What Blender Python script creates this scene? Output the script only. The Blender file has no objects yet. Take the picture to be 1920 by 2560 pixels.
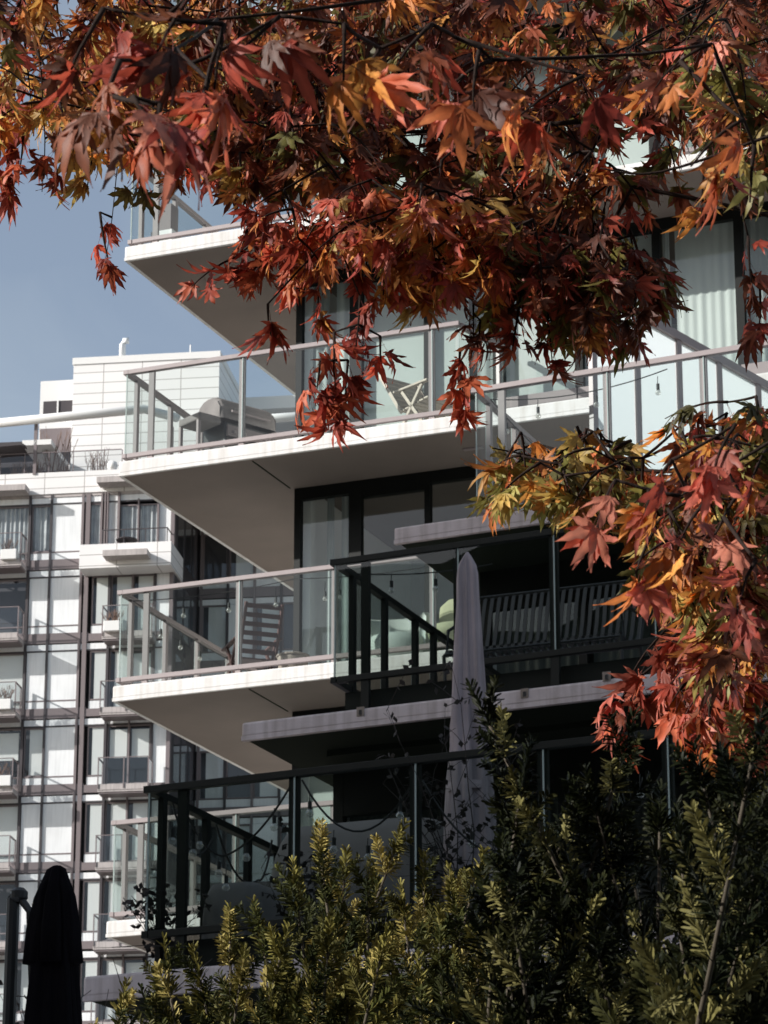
import bpy, math, random
import numpy as np
from mathutils import Vector, Matrix

random.seed(7)
rng = np.random.default_rng(11)
scn = bpy.context.scene
COL = scn.collection

# ------------------------------------------------------------------ camera
W, H, F = 1920, 2560, 8075.6
CAM = np.array([16.976, -32.834, -1.313])
YAW, PIT, ROL = -0.39050, 0.31655, 0.00046
_cy, _sy, _cp, _sp = math.cos(YAW), math.sin(YAW), math.cos(PIT), math.sin(PIT)
_w = np.array([_sy * _cp, _cy * _cp, _sp]); _r = np.array([_cy, -_sy, 0.0]); _u = np.cross(_r, _w)
_r, _u = math.cos(ROL) * _r + math.sin(ROL) * _u, -math.sin(ROL) * _r + math.cos(ROL) * _u
cam_d = bpy.data.cameras.new("camera"); cam = bpy.data.objects.new("camera", cam_d); COL.objects.link(cam)
cam_d.sensor_fit = 'VERTICAL'; cam_d.sensor_height = 36.0; cam_d.lens = 36.0 * F / H
cam_d.clip_start = 0.1; cam_d.clip_end = 2000
cam.matrix_world = Matrix(((_r[0], _u[0], -_w[0], CAM[0]), (_r[1], _u[1], -_w[1], CAM[1]), (_r[2], _u[2], -_w[2], CAM[2]), (0, 0, 0, 1)))
cam_d.dof.use_dof = True; cam_d.dof.focus_distance = 6.0; cam_d.dof.aperture_fstop = 46
scn.camera = cam

def ray(px, py):
    return _w * F + _r * (px - W / 2) + _u * (H / 2 - py)
def at_y(px, py, y):            # where the sight line meets the real plane y
    d = ray(px, py); return CAM + d * ((y - CAM[1]) / d[1])
def at_d(px, py, dist):         # point at a distance along the sight line
    d = ray(px, py); return CAM + d / np.linalg.norm(d) * dist

# ------------------------------------------------------------------ light
SUN_TRAVEL = Vector((1.25, 1.0, -0.73)).normalized()
el = math.asin(-SUN_TRAVEL.z); az = math.atan2(-SUN_TRAVEL.x, -SUN_TRAVEL.y)
wd = bpy.data.worlds.new("World"); scn.world = wd; wd.use_nodes = True
nt = wd.node_tree; nt.nodes.clear()
sky = nt.nodes.new('ShaderNodeTexSky'); sky.sky_type = 'NISHITA'; sky.sun_disc = False
sky.sun_elevation = el; sky.sun_rotation = az % (2 * math.pi); sky.air_density = 1.0; sky.dust_density = 1.6; sky.ozone_density = 1.0
hs = nt.nodes.new('ShaderNodeHueSaturation'); hs.inputs['Saturation'].default_value = 0.74
bg = nt.nodes.new('ShaderNodeBackground'); bg.inputs['Strength'].default_value = 0.108
wo = nt.nodes.new('ShaderNodeOutputWorld')
tcw = nt.nodes.new('ShaderNodeTexCoord'); mpw = nt.nodes.new('ShaderNodeMapping'); mpw.inputs['Scale'].default_value = (2, 2, 7)
nzw = nt.nodes.new('ShaderNodeTexNoise'); nzw.inputs['Scale'].default_value = 2.2; nzw.inputs['Detail'].default_value = 7; nzw.inputs['Distortion'].default_value = .6
rpw = nt.nodes.new('ShaderNodeValToRGB'); rpw.color_ramp.elements[0].position = .38; rpw.color_ramp.elements[1].position = .85; rpw.color_ramp.elements[0].color = (0, 0, 0, 1); rpw.color_ramp.elements[1].color = (.55, .55, .55, 1)
mxw = nt.nodes.new('ShaderNodeMix'); mxw.data_type = 'RGBA'; mxw.inputs[7].default_value = (4.0, 4.5, 4.7, 1)
nt.links.new(tcw.outputs['Generated'], mpw.inputs[0]); nt.links.new(mpw.outputs[0], nzw.inputs[0]); nt.links.new(nzw.outputs[0], rpw.inputs[0]); nt.links.new(rpw.outputs[0], mxw.inputs[0])
nt.links.new(sky.outputs[0], hs.inputs['Color']); nt.links.new(hs.outputs[0], mxw.inputs[6]); nt.links.new(mxw.outputs[2], bg.inputs[0]); nt.links.new(bg.outputs[0], wo.inputs[0])
sd = bpy.data.lights.new("sun", 'SUN'); sd.energy = 4.6; sd.angle = math.radians(0.6); sd.color = (1.0, 0.965, 0.925)
so = bpy.data.objects.new("sun", sd); COL.objects.link(so); so.rotation_euler = SUN_TRAVEL.to_track_quat('-Z', 'Y').to_euler()
scn.view_settings.view_transform = 'Standard'; scn.view_settings.look = 'None'
scn.view_settings.exposure = 0.55; scn.view_settings.gamma = 1.0
scn.cycles.max_bounces = 8; scn.cycles.transparent_max_bounces = 24; scn.cycles.diffuse_bounces = 3; scn.cycles.glossy_bounces = 3

# ------------------------------------------------------------------ materials
def mat(name, col, rough=0.7, metal=0.0, noise=0.0, nscale=6.0, streak=0.0, spec=None, bump=0.0, bscale=60.0, tint=None, trans=0.0, attr=False):
    m = bpy.data.materials.new(name); m.use_nodes = True; n = m.node_tree; b = n.nodes['Principled BSDF']
    b.inputs['Base Color'].default_value = (*col, 1); b.inputs['Roughness'].default_value = rough; b.inputs['Metallic'].default_value = metal
    if spec is not None: b.inputs['Specular IOR Level'].default_value = spec
    src = None
    if attr:
        a = n.nodes.new('ShaderNodeVertexColor'); a.layer_name = 'col'; src = a.outputs[0]
    tc = n.nodes.new('ShaderNodeTexCoord')
    def stain(fac, scale, zs, lo, hi, src):
        mp = n.nodes.new('ShaderNodeMapping'); mp.inputs['Scale'].default_value = (1, 1, zs)
        t = n.nodes.new('ShaderNodeTexNoise'); t.inputs['Scale'].default_value = scale; t.inputs['Detail'].default_value = 5
        r = n.nodes.new('ShaderNodeValToRGB'); r.color_ramp.elements[0].position = lo; r.color_ramp.elements[1].position = hi
        v = 1 - fac
        r.color_ramp.elements[0].color = (v, v * (tint[0] if tint else 1), v * (tint[1] if tint else 1), 1); r.color_ramp.elements[1].color = (1, 1, 1, 1)
        mx = n.nodes.new('ShaderNodeMix'); mx.data_type = 'RGBA'; mx.blend_type = 'MULTIPLY'; mx.inputs[0].default_value = 1
        n.links.new(tc.outputs['Object'], mp.inputs[0]); n.links.new(mp.outputs[0], t.inputs[0]); n.links.new(t.outputs[0], r.inputs[0])
        if src is None: mx.inputs[6].default_value = (*col, 1)
        else: n.links.new(src, mx.inputs[6])
        n.links.new(r.outputs[0], mx.inputs[7]); return mx.outputs[2]
    if noise: src = stain(noise, nscale, 1.0, 0.3, 0.7, src)
    if streak: src = stain(streak, 14.0, 0.06, 0.35, 0.55, src)
    if src is not None: n.links.new(src, b.inputs['Base Color'])
    if bump:
        t = n.nodes.new('ShaderNodeTexNoise'); t.inputs['Scale'].default_value = bscale; t.inputs['Detail'].default_value = 4
        bp = n.nodes.new('ShaderNodeBump'); bp.inputs['Strength'].default_value = bump; bp.inputs['Distance'].default_value = 0.01
        n.links.new(tc.outputs['Object'], t.inputs[0]); n.links.new(t.outputs[0], bp.inputs['Height']); n.links.new(bp.outputs[0], b.inputs['Normal'])
    if trans:
        tr = n.nodes.new('ShaderNodeBsdfTranslucent'); mixs = n.nodes.new('ShaderNodeMixShader'); mixs.inputs[0].default_value = trans
        out = n.nodes['Material Output']
        if src is not None: n.links.new(src, tr.inputs[0])
        else: tr.inputs[0].default_value = (*col, 1)
        n.links.new(b.outputs[0], mixs.inputs[1]); n.links.new(tr.outputs[0], mixs.inputs[2]); n.links.new(mixs.outputs[0], out.inputs[0])
    return m

def glass_mat(name, tcol, refl=0.06, rough=0.0, ior=1.5, diffuse=0.0, dcol=(.7, .8, .8)):
    m = bpy.data.materials.new(name); m.use_nodes = True; n = m.node_tree; n.nodes.clear()
    out = n.nodes.new('ShaderNodeOutputMaterial'); tr = n.nodes.new('ShaderNodeBsdfTransparent'); tr.inputs[0].default_value = (*tcol, 1)
    gl = n.nodes.new('ShaderNodeBsdfGlossy'); gl.inputs['Roughness'].default_value = rough; gl.inputs[0].default_value = (.95, .97, 1, 1)
    lw = n.nodes.new('ShaderNodeLayerWeight'); lw.inputs[0].default_value = .5
    fr = n.nodes.new('ShaderNodeMath'); fr.operation = 'POWER'; fr.inputs[1].default_value = 4.5; n.links.new(lw.outputs['Facing'], fr.inputs[0])
    ad = n.nodes.new('ShaderNodeMath'); ad.operation = 'MULTIPLY_ADD'; ad.inputs[1].default_value = .9; ad.inputs[2].default_value = refl + .05; ad.use_clamp = True
    mx = n.nodes.new('ShaderNodeMixShader')
    n.links.new(fr.outputs[0], ad.inputs[0]); n.links.new(ad.outputs[0], mx.inputs[0]); n.links.new(tr.outputs[0], mx.inputs[1]); n.links.new(gl.outputs[0], mx.inputs[2])
    last = mx.outputs[0]
    if diffuse:
        df = n.nodes.new('ShaderNodeBsdfDiffuse'); df.inputs[0].default_value = (*dcol, 1); m2 = n.nodes.new('ShaderNodeMixShader'); m2.inputs[0].default_value = diffuse
        n.links.new(last, m2.inputs[1]); n.links.new(df.outputs[0], m2.inputs[2]); last = m2.outputs[0]
    n.links.new(last, out.inputs[0]); return m

M = dict(
    slab=mat('white_concrete_paint', (.70, .695, .69), .75, noise=.14, nscale=3, streak=.14, bump=.25, bscale=25, tint=(.98, .95)),
    slabp=mat('weathered_white_shade_tint', (.68, .60, .61), .8, noise=.16, nscale=3.5, streak=.22, bump=.3, bscale=20, tint=(.98, .96)),  # stained white paint with the terrace shade's mauve tint in its colour
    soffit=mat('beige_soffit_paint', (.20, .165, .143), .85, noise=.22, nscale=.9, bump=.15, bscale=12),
    soffitp=mat('shade_dark_soffit_paint', (.020, .026, .018), .95, noise=.15, nscale=.8, spec=.1),  # near-black base stands in for shade under the wing; also fills soffit grooves
    wall=mat('white_render', (.72, .71, .69), .8, noise=.06, nscale=2),
    brown=mat('brown_aluminium', (.27, .225, .222), .45, .0, noise=.08, nscale=9, spec=.5),
    brownd=mat('dark_brown_aluminium', (.15, .12, .12), .5),
    char=mat('charcoal_aluminium', (.012, .014, .012), .5, noise=.2, nscale=5, spec=.2),
    frame=mat('black_window_frame', (.008, .009, .008), .5, spec=.2),
    curb=mat('black_curb_membrane', (.012, .015, .012), .7, noise=.3, nscale=4, spec=.15),
    glass=glass_mat('clear_glass', (.88, .92, .90), .0),
    rglass=glass_mat('railing_glass', (.84, .89, .88), -.022),
    rglassd=glass_mat('tinted_railing_glass', (.66, .71, .69), -.015),
    edge=mat('glass_edge', (.35, .42, .40), .2),
    frost=mat('frosted_glass', (.76, .83, .84), .35, trans=.62),
    blind=mat('white_blind_fabric', (.66, .70, .68), .9, noise=.05, nscale=2, trans=.25),
    sheer=mat('grey_sheer_curtain', (.50, .54, .53), .9, noise=.25, nscale=1.5, trans=.3),
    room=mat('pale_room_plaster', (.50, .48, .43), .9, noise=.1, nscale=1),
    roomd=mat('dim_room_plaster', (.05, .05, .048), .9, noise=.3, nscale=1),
    dcurt=mat('grey_green_curtain', (.10, .11, .10), .9, noise=.2, nscale=2),
    grill=mat('grey_vinyl_cover', (.22, .195, .188), .8, noise=.25, nscale=5, bump=.9, bscale=9),
    black=mat('black_enamel', (.018, .018, .018), .4),
    teak=mat('reddish_brown_wood', (.085, .034, .027), .6, noise=.3, nscale=8),
    cedar=mat('pale_wood', (.50, .43, .36), .7, noise=.2, nscale=8),
    wicker=mat('beige_wicker', (.34, .28, .235), .8, noise=.35, nscale=30),
    cover=mat('dark_grey_cover_cloth', (.20, .19, .183), .85, noise=.15, nscale=3, bump=.4, bscale=6),
    umb=mat('mauve_grey_umbrella_cloth', (.40, .345, .37), .85, noise=.25, nscale=3, streak=.25, bump=.8, bscale=9),
    umbd=mat('black_umbrella_cloth', (.006, .0055, .007), 1.0, noise=.2, nscale=4, spec=.04, bump=.8, bscale=9),
    wire=mat('black_cable', (.012, .012, .012), .6),
    bulb=glass_mat('bulb_glass', (.9, .9, .88), .12, .05, diffuse=.15, dcol=(.8, .78, .7)),
    ivory=mat('ivory_upholstery', (.70, .72, .68), .9, noise=.05),
    lime=mat('lime_upholstery', (.38, .38, .24), .9),
    tboard=mat('white_metal_board', (.74, .73, .72), .6, noise=.05, nscale=.8),
    tpanel=mat('white_spandrel_glass', (.83, .845, .85), .3, noise=.16, nscale=.5, streak=.08),
    tbrown=mat('brown_tower_frame', (.175, .145, .148), .5),
    tdark=mat('dark_tower_frame', (.045, .038, .042), .5),
    tglass=glass_mat('tower_glass', (.88, .90, .90), .0),
    tcurt=mat('tower_curtain', (.52, .54, .55), .9, noise=.35, nscale=3, streak=.35),
    tblind=mat('tower_blind', (.72, .73, .71), .9),
    troom=mat('tower_room', (.07, .068, .075), .9, noise=.3, nscale=.6),
    tbalc=mat('tower_balcony_slab', (.46, .42, .41), .8, noise=.15, nscale=2, streak=.2),
    ground=mat('lawn_and_paving', (.26, .235, .20), .95, noise=.35, nscale=.15),
    bark=mat('maple_bark', (.030, .019, .015), .95, noise=.4, nscale=30, bump=.3, bscale=80, spec=.15),
    leaf=mat('maple_leaf', (1, 1, 1), .55, attr=True, trans=.42, noise=.40, nscale=55, spec=.4),
    yew=mat('yew_needle', (1, 1, 1), .5, attr=True, trans=.12, spec=.07),
    ystem=mat('yew_stem', (.055, .042, .025), .8),
    twig=mat('dark_twig', (.02, .014, .012), .8),
    dleaf=mat('dark_small_leaf', (.018, .014, .012), .8),
    palm=mat('palm_green', (.03, .06, .035), .6),
    rplant=mat('dry_rooftop_shrub', (.20, .13, .10), .9),
    pot=mat('white_planter', (.70, .70, .69), .7),
    potd=mat('terracotta_pot', (.25, .17, .14), .8),
    bank=mat('added_bank_dark', (.030, .036, .022), 1.0, noise=.5, nscale=.4),
    shade_block=mat('shade_block_render', (.40, .37, .34), .9, noise=.1, nscale=.5),
)
def board_mat():
    m = M['tboard']; n = m.node_tree; b = n.nodes['Principled BSDF']
    tc = n.nodes.new('ShaderNodeTexCoord'); sp = n.nodes.new('ShaderNodeSeparateXYZ'); cb = n.nodes.new('ShaderNodeCombineXYZ')
    br = n.nodes.new('ShaderNodeTexBrick'); br.offset = 0.0; br.inputs['Scale'].default_value = 1; br.inputs['Mortar Size'].default_value = .018
    br.inputs['Brick Width'].default_value = 1.5; br.inputs['Row Height'].default_value = .42; br.inputs['Mortar Smooth'].default_value = .3
    br.inputs['Color1'].default_value = (.76, .75, .74, 1); br.inputs['Color2'].default_value = (.72, .71, .705, 1); br.inputs['Mortar'].default_value = (.33, .31, .30, 1)
    n.links.new(tc.outputs['Object'], sp.inputs[0]); n.links.new(sp.outputs[0], cb.inputs[0]); n.links.new(sp.outputs[2], cb.inputs[1])
    n.links.new(cb.outputs[0], br.inputs[0]); n.links.new(br.outputs[0], b.inputs['Base Color'])
board_mat()

# ------------------------------------------------------------------ geometry helpers
class MB:
    def __init__(s, T=None): s.v = []; s.f = []; s.T = T
    def add(s, vs, fs):
        k = len(s.v); s.v += [tuple(v) for v in vs]; s.f += [tuple(i + k for i in f) for f in fs]; return s
    def prism(s, poly, z0, z1):         # poly counter-clockwise
        n = len(poly)
        return s.add([(x, y, z0) for x, y in poly] + [(x, y, z1) for x, y in poly],
                     [tuple(range(n - 1, -1, -1)), tuple(range(n, 2 * n))] + [(i, (i + 1) % n, n + (i + 1) % n, n + i) for i in range(n)])
    def box(s, x0, x1, y0, y1, z0, z1): return s.prism([(x0, y0), (x1, y0), (x1, y1), (x0, y1)], z0, z1)
    def beam(s, a, b, w, h, up=(0, 0, 1)):   # rectangular bar from a to b
        a = Vector(a); b = Vector(b); d = (b - a).normalized(); upv = Vector(up)
        if abs(d.dot(upv)) > .98: upv = Vector((0, 1, 0))
        sx = d.cross(upv).normalized() * w / 2; sz = sx.cross(d).normalized() * h / 2
        vs = [p + o for p in (a, b) for o in (-sx - sz, sx - sz, sx + sz, -sx + sz)]
        return s.add(vs, [(3, 2, 1, 0), (4, 5, 6, 7), (0, 1, 5, 4), (1, 2, 6, 5), (2, 3, 7, 6), (3, 0, 4, 7)])
    def tube(s, pts, rad, n=6):
        pts = [Vector(p) for p in pts]
        if not hasattr(rad, '__len__'): rad = [rad] * len(pts)
        vs = []; fs = []
        for i, p in enumerate(pts):
            d = (pts[min(i + 1, len(pts) - 1)] - pts[max(i - 1, 0)]).normalized()
            a = d.cross(Vector((.13, .29, .95))).normalized(); b = d.cross(a)
            for k in range(n):
                t = 2 * math.pi * k / n; vs.append(p + (a * math.cos(t) + b * math.sin(t)) * rad[i])
            if i:
                for k in range(n): fs.append(((i - 1) * n + k, (i - 1) * n + (k + 1) % n, i * n + (k + 1) % n, i * n + k))
        fs.append(tuple(range(n - 1, -1, -1))); fs.append(tuple(range(len(vs) - n, len(vs))))
        return s.add(vs, fs)
    def ring(s, x0, x1, z0, z1, t, y0, y1):
        o = [(x0, z0), (x1, z0), (x1, z1), (x0, z1)]; i = [(x0 + t, z0 + t), (x1 - t, z0 + t), (x1 - t, z1 - t), (x0 + t, z1 - t)]
        vs = [(x, y, z) for y in (y0, y1) for L in (o, i) for x, z in L]; fs = []
        for k in range(4):
            n = (k + 1) % 4; fs += [(k, n, 4 + n, 4 + k), (8 + n, 8 + k, 12 + k, 12 + n), (8 + k, 8 + n, n, k), (4 + k, 4 + n, 12 + n, 12 + k)]
        return s.add(vs, fs)
    def lathe(s, c, prof, n=16, sx=1, sy=1, fold=0, folds=5):
        vs = []; fs = []
        for i, (r, z) in enumerate(prof):
            for k in range(n):
                t = 2 * math.pi * k / n; rr = r * (1 + fold * math.cos(folds * t + i * .22 + .6 * math.sin(i * .9)) + fold * .7 * math.sin((folds * 2 + 1) * t + i * .13) + fold * .35 * math.sin((folds * 5 + 2) * t + i * .6))
                vs.append((c[0] + rr * math.cos(t) * sx, c[1] + rr * math.sin(t) * sy, c[2] + z))
            if i:
                for k in range(n): fs.append(((i - 1) * n + k, (i - 1) * n + (k + 1) % n, i * n + (k + 1) % n, i * n + k))
        fs.append(tuple(range(n - 1, -1, -1))); fs.append(tuple(range(len(vs) - n, len(vs))))
        return s.add(vs, fs)
    def sheet(s, a, b, z0, z1, amp=.0, waves=8, n=None, th=0.0):  # vertical sheet between ground points a and b, folded
        n = n or max(2, waves * 6 if amp else 2); vs = []; fs = []
        a = Vector((a[0], a[1], 0)); b = Vector((b[0], b[1], 0)); d = (b - a); nn = Vector((-d.y, d.x, 0)).normalized()
        for i in range(n):
            t = i / (n - 1); o = (amp if amp > .005 else 0) * (math.sin(t * waves * 6.283) + .4 * math.sin(t * waves * 3.7 + 1))
            p = a + d * t + nn * o
            vs += [(p.x, p.y, z0), (p.x, p.y, z1)]
            if i: fs.append((2 * i - 2, 2 * i, 2 * i + 1, 2 * i - 1))
        return s.add(vs, fs)
    def build(s, name, m, parent=None, bevel=0, smooth=False, loc=None):
        vs = s.v
        if s.T is not None: vs = [tuple(s.T @ Vector(v)) for v in vs]
        me = bpy.data.meshes.new(name); me.from_pydata(vs, [], s.f); me.materials.append(m); me.update()
        if smooth: me.polygons.foreach_set('use_smooth', [True] * len(me.polygons))
        o = bpy.data.objects.new(name, me); COL.objects.link(o)
        if parent is not None: o.parent = parent
        if bevel:
            bv = o.modifiers.new('bevel', 'BEVEL'); bv.width = bevel; bv.segments = 2; bv.limit_method = 'ANGLE'
        if loc is not None: o.location = loc
        return o

def tag(o, label=None, cat=None, group=None, kind=None):
    if label: o['label'] = label
    if cat: o['category'] = cat
    if group: o['group'] = group
    if kind: o['kind'] = kind
    return o
def thing(name, label, cat, group=None):
    o = bpy.data.objects.new(name, None); COL.objects.link(o); o.empty_display_size = .2
    return tag(o, label, cat, group)
def part(name, parent):
    o = bpy.data.objects.new(name, None); COL.objects.link(o); o.parent = parent; return o

# ------------------------------------------------------------------ ground
g = MB(); g.box(-600, 600, -500, 800, -3.4, -2.9)
tag(g.build('ground', M['ground']), kind='structure')

# ------------------------------------------------------------------ the near apartment building
APT = thing('apartment_building', 'white apartment building with stepped balconies, thin overhanging slabs and glass railings', 'building')
SK = math.tan(math.radians(3.0))
def slab(poly, z, th, mt, smt, name='balcony_slab'):
    o = MB().prism(poly, z + .012, z + th).build(name, mt, APT, bevel=.022)
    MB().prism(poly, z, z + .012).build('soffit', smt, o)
    return o
MZ = [2.8 * k for k in range(1, 8)]
for z in MZ:
    o = MB().prism([(0, 0), (13, 0), (13, 9), (0, 9)], z + .03, z + .19).build('balcony_slab', M['slab'], APT, bevel=.022)
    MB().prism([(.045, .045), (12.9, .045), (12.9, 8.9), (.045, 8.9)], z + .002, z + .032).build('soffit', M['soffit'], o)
    MB().box(.0, 13, 0, .045, z, z + .04).box(0, .045, .045, 9, z, z + .04).build('drip_edge', M['slab'], o)
for z in MZ:
    gv = MB()
    for x in (1.72, 6.42): gv.box(x, x + .02, .10, 1.2, z - .004, z + .001)
    gv.build('soffit_groove', M['soffitp'], APT)
    for x in (4.2, 8.2): MB().box(x, x + .24, .62, .70, z - .012, z + .001).build('soffit_vent', M['brown'], APT)
# body walls behind the glass
for i, z in enumerate([0] + MZ):
    MB().box(1.79, 1.95, 1.33, 9, z + .192, z + 2.798).build('side_wall', M['wall'], APT)
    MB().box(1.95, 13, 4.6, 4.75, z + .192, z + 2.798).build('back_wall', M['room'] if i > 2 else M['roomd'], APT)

def window(parent, x0, x1, y, z0, z1, fl=.05, fr=.05, ft=.13, fb=.10, frame='frame', glass='glass', curtain=None, side=None, slope=0.0, transom=None, inset=.12):
    """one glazed bay: x0..x1 outer, jambs fl / fr, head ft, sill fb"""
    ys = lambda x: y - (x - x0) * slope
    def P(xa, xb, d0, d1): return [(xa, ys(xa) + d0), (xb, ys(xb) + d0), (xb, ys(xb) + d1), (xa, ys(xa) + d1)]
    w = MB()
    w.prism(P(x0, x0 + fl, 0, .09), z0, z1); w.prism(P(x1 - fr, x1, 0, .09), z0, z1)
    w.prism(P(x0 + fl, x1 - fr, 0.002, .088), z1 - ft, z1); w.prism(P(x0 + fl, x1 - fr, 0.002, .088), z0, z0 + fb)
    if transom: w.prism(P(x0 + fl, x1 - fr, 0.004, .086), transom, transom + .07)
    o = w.build('window', M[frame], parent)
    MB().add([(x0 + fl, ys(x0 + fl) + .045, z0 + fb), (x1 - fr, ys(x1 - fr) + .045, z0 + fb), (x1 - fr, ys(x1 - fr) + .045, z1 - ft), (x0 + fl, ys(x0 + fl) + .045, z1 - ft)], [(0, 1, 2, 3)]).build('pane', M[glass], o)
    if curtain:
        for (ta, tb, za, zb, amp, mt) in curtain:
            xa = x0 + (x1 - x0) * ta; xb = x0 + (x1 - x0) * tb
            MB().sheet((xa, ys(xa) + inset), (xb, ys(xb) + inset), z0 + (z1 - z0) * za, z0 + (z1 - z0) * zb, amp, waves=max(2, int((xb - xa) / .11))).build('curtain', M[mt], o, smooth=amp > .005)
    return o
BAYS = [(1.77, 2.57, .08, .08), (2.57, 3.505, .08, .035), (3.505, 4.43, .035, .07), (4.43, 5.45, .07, .05), (5.45, 6.44, .05, .05), (6.44, 7.45, .05, .05), (7.45, 8.45, .05, .05), (8.45, 9.6, .05, .05), (9.6, 10.8, .05, .05)]
full = [(0.03, .97, 0, .97, .004, 'blind')]
for i, z in enumerate(MZ):
    zb, zt = z + .19, z + 2.8
    for j, (a, b, fl, fr) in enumerate(BAYS):
        cur = None
        if i in (3, 4, 5):           # storeys around 11.2, 14, 16.8
            cur = [[(.05, .5, 0, .98, .02, 'sheer'), (.62, .95, 0, .98, .015, 'blind')], full, [(.02, .55, 0, .98, .004, 'blind'), (.66, .98, 0, .98, .012, 'sheer')],
                   full, [(.03, .30, 0, .97, .02, 'sheer'), (.36, .98, 0, .97, .003, 'blind')], [(.05, .13, 0, .98, .01, 'blind'), (.20, .98, 0, .98, .006, 'blind')], [(.04, .97, 0, .97, .02, 'sheer')], full, full][j]
        elif i == 2:
            cur = [[(.48, .60, 0, .98, .01, 'sheer'), (.72, .98, 0, .98, .012, 'sheer')], None, None, full, full, full, full, full, full][j]
        elif i == 1:
            cur = [full, [(.1, .5, 0, .97, .02, 'sheer')], full, full, full, full, full, full, full][j]
        if i == 3 and j >= 3: MB().box(a + .01, b - .01, 1.16, 1.235, zb, zb + .58).build('spandrel_panel', M['brown'], APT)
        window(APT, a, b, 1.24, zb, zt, fl, fr, ft=.15 if j != 1 else .22, curtain=cur, transom=(zt - .62 if (j in (4,) and i >= 3) else None))

def railing(parent, pts, z0, zt, posts, mt, gl, rt=.055, bz=.06, pw=.07, close=True, name='railing'):
    """pts: plan polyline; posts: per segment list of distances along it; z0 deck, zt top of rail; bz underside of the bottom rail above deck"""
    tops = MB(); plist = []; panes = []
    for s in range(len(pts) - 1):
        a = Vector((*pts[s], 0)); b = Vector((*pts[s + 1], 0)); d = (b - a).normalized(); L = (b - a).length; nn = Vector((-d.y, d.x, 0))
        e0 = -.035 if s == 0 else .035; 
        tops.beam(a + d * e0 + Vector((0, 0, zt - rt / 2 - .0015 * s)), b + d * .035 + Vector((0, 0, zt - rt / 2 - .0015 * s)), .07, rt)
        tops.beam(a + d * (e0 + .002) + Vector((0, 0, z0 + bz + .028 - .0015 * s)), b + d * .03 + Vector((0, 0, z0 + bz + .028 - .0015 * s)), .055, .055)
        for t in posts[s]:
            p = a + d * t + nn * .012
            plist.append(MB().beam(p + Vector((0, 0, z0 + .001)), p + Vector((0, 0, zt - rt - .002)), pw, .045, up=tuple(nn)))
        cuts = [0.0] + [t for t in posts[s]] + [L]
        if cuts[1] < .5: cuts = [0.0] + cuts[2:]
        for c0, c1 in zip(cuts[:-1], cuts[1:]):
            if c1 - c0 < .05: continue
            p0 = a + d * (c0 + .012) - nn * .016; p1 = a + d * (c1 - .012) - nn * .016
            panes.append((p0, p1))
    r = tops.build(name, mt, parent, bevel=.004)
    for pm in plist: pm.build('railing_post', mt, r)
    for p0, p1 in panes:
        MB().add([(p0.x, p0.y, z0 + bz + .05), (p1.x, p1.y, z0 + bz + .05), (p1.x, p1.y, zt - rt), (p0.x, p0.y, zt - rt)], [(0, 1, 2, 3)]).build('glass_panel', gl, r)
        d = (p1 - p0).normalized() * .008
        MB().beam((p0.x, p0.y, z0 + bz + .05), (p0.x, p0.y, zt - rt), .012, .01, up=(0, 1, 0)).build('glass_edge', M['edge'], r)
    return r
SIDE_POSTS = [5.2 - .1 - t for t in (0.26, 1.19, 2.09, 3.0, 3.9)]
for i, z in enumerate(MZ):
    if i == 0: continue
    pts = [(.03, 5.2), (.03, .1), (4.34, .1), (4.60, 1.17)]
    railing(APT, pts, z + .19, z + 1.385, [sorted(SIDE_POSTS), [.34, 1.55, 2.77, 3.99], [.9]], M['brown'], M['rglass'])
    if i >= 3:  # next unit's balcony railing, right of the gap, only on the upper floors
        pass
# upper floors right part: the neighbouring flat's railing
railing(APT, [(7.2, 1.1), (7.2, .1), (12.5, .1)], 14.19, 15.385, [[], [.3, 1.5, 2.7, 3.9]], M['brown'], M['rglass'])

# ---- stepped wing
def wing_poly(x0, y0, L, back): return [(x0, y0), (x0 + L, y0 - L * SK), (x0 + L, back), (x0, back)]
P1, P2, P0 = (5.39, -4.43), (5.33, -7.83), (5.52, -11.03)
for (x0, y0), z, th, back in ((P1, 8.4, .17, -.03), (P2, 5.6, .165, -.03), (P0, 2.8, .19, -.03)):
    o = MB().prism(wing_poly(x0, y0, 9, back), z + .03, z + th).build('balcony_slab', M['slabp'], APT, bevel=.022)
    tag(o, 'weathered slab with a stained edge, shade tinted mauve into its white paint')
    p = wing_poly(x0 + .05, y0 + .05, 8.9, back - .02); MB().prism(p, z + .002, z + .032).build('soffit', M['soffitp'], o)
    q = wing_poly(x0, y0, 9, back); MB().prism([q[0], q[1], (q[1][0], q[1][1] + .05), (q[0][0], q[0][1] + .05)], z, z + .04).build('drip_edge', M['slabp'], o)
    if z < 8: MB().prism(wing_poly(x0 + .55, y0 + .62, 8.3, back - .1), z - .05, z + .0).build('soffit_recess', M['soffitp'], o)
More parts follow.
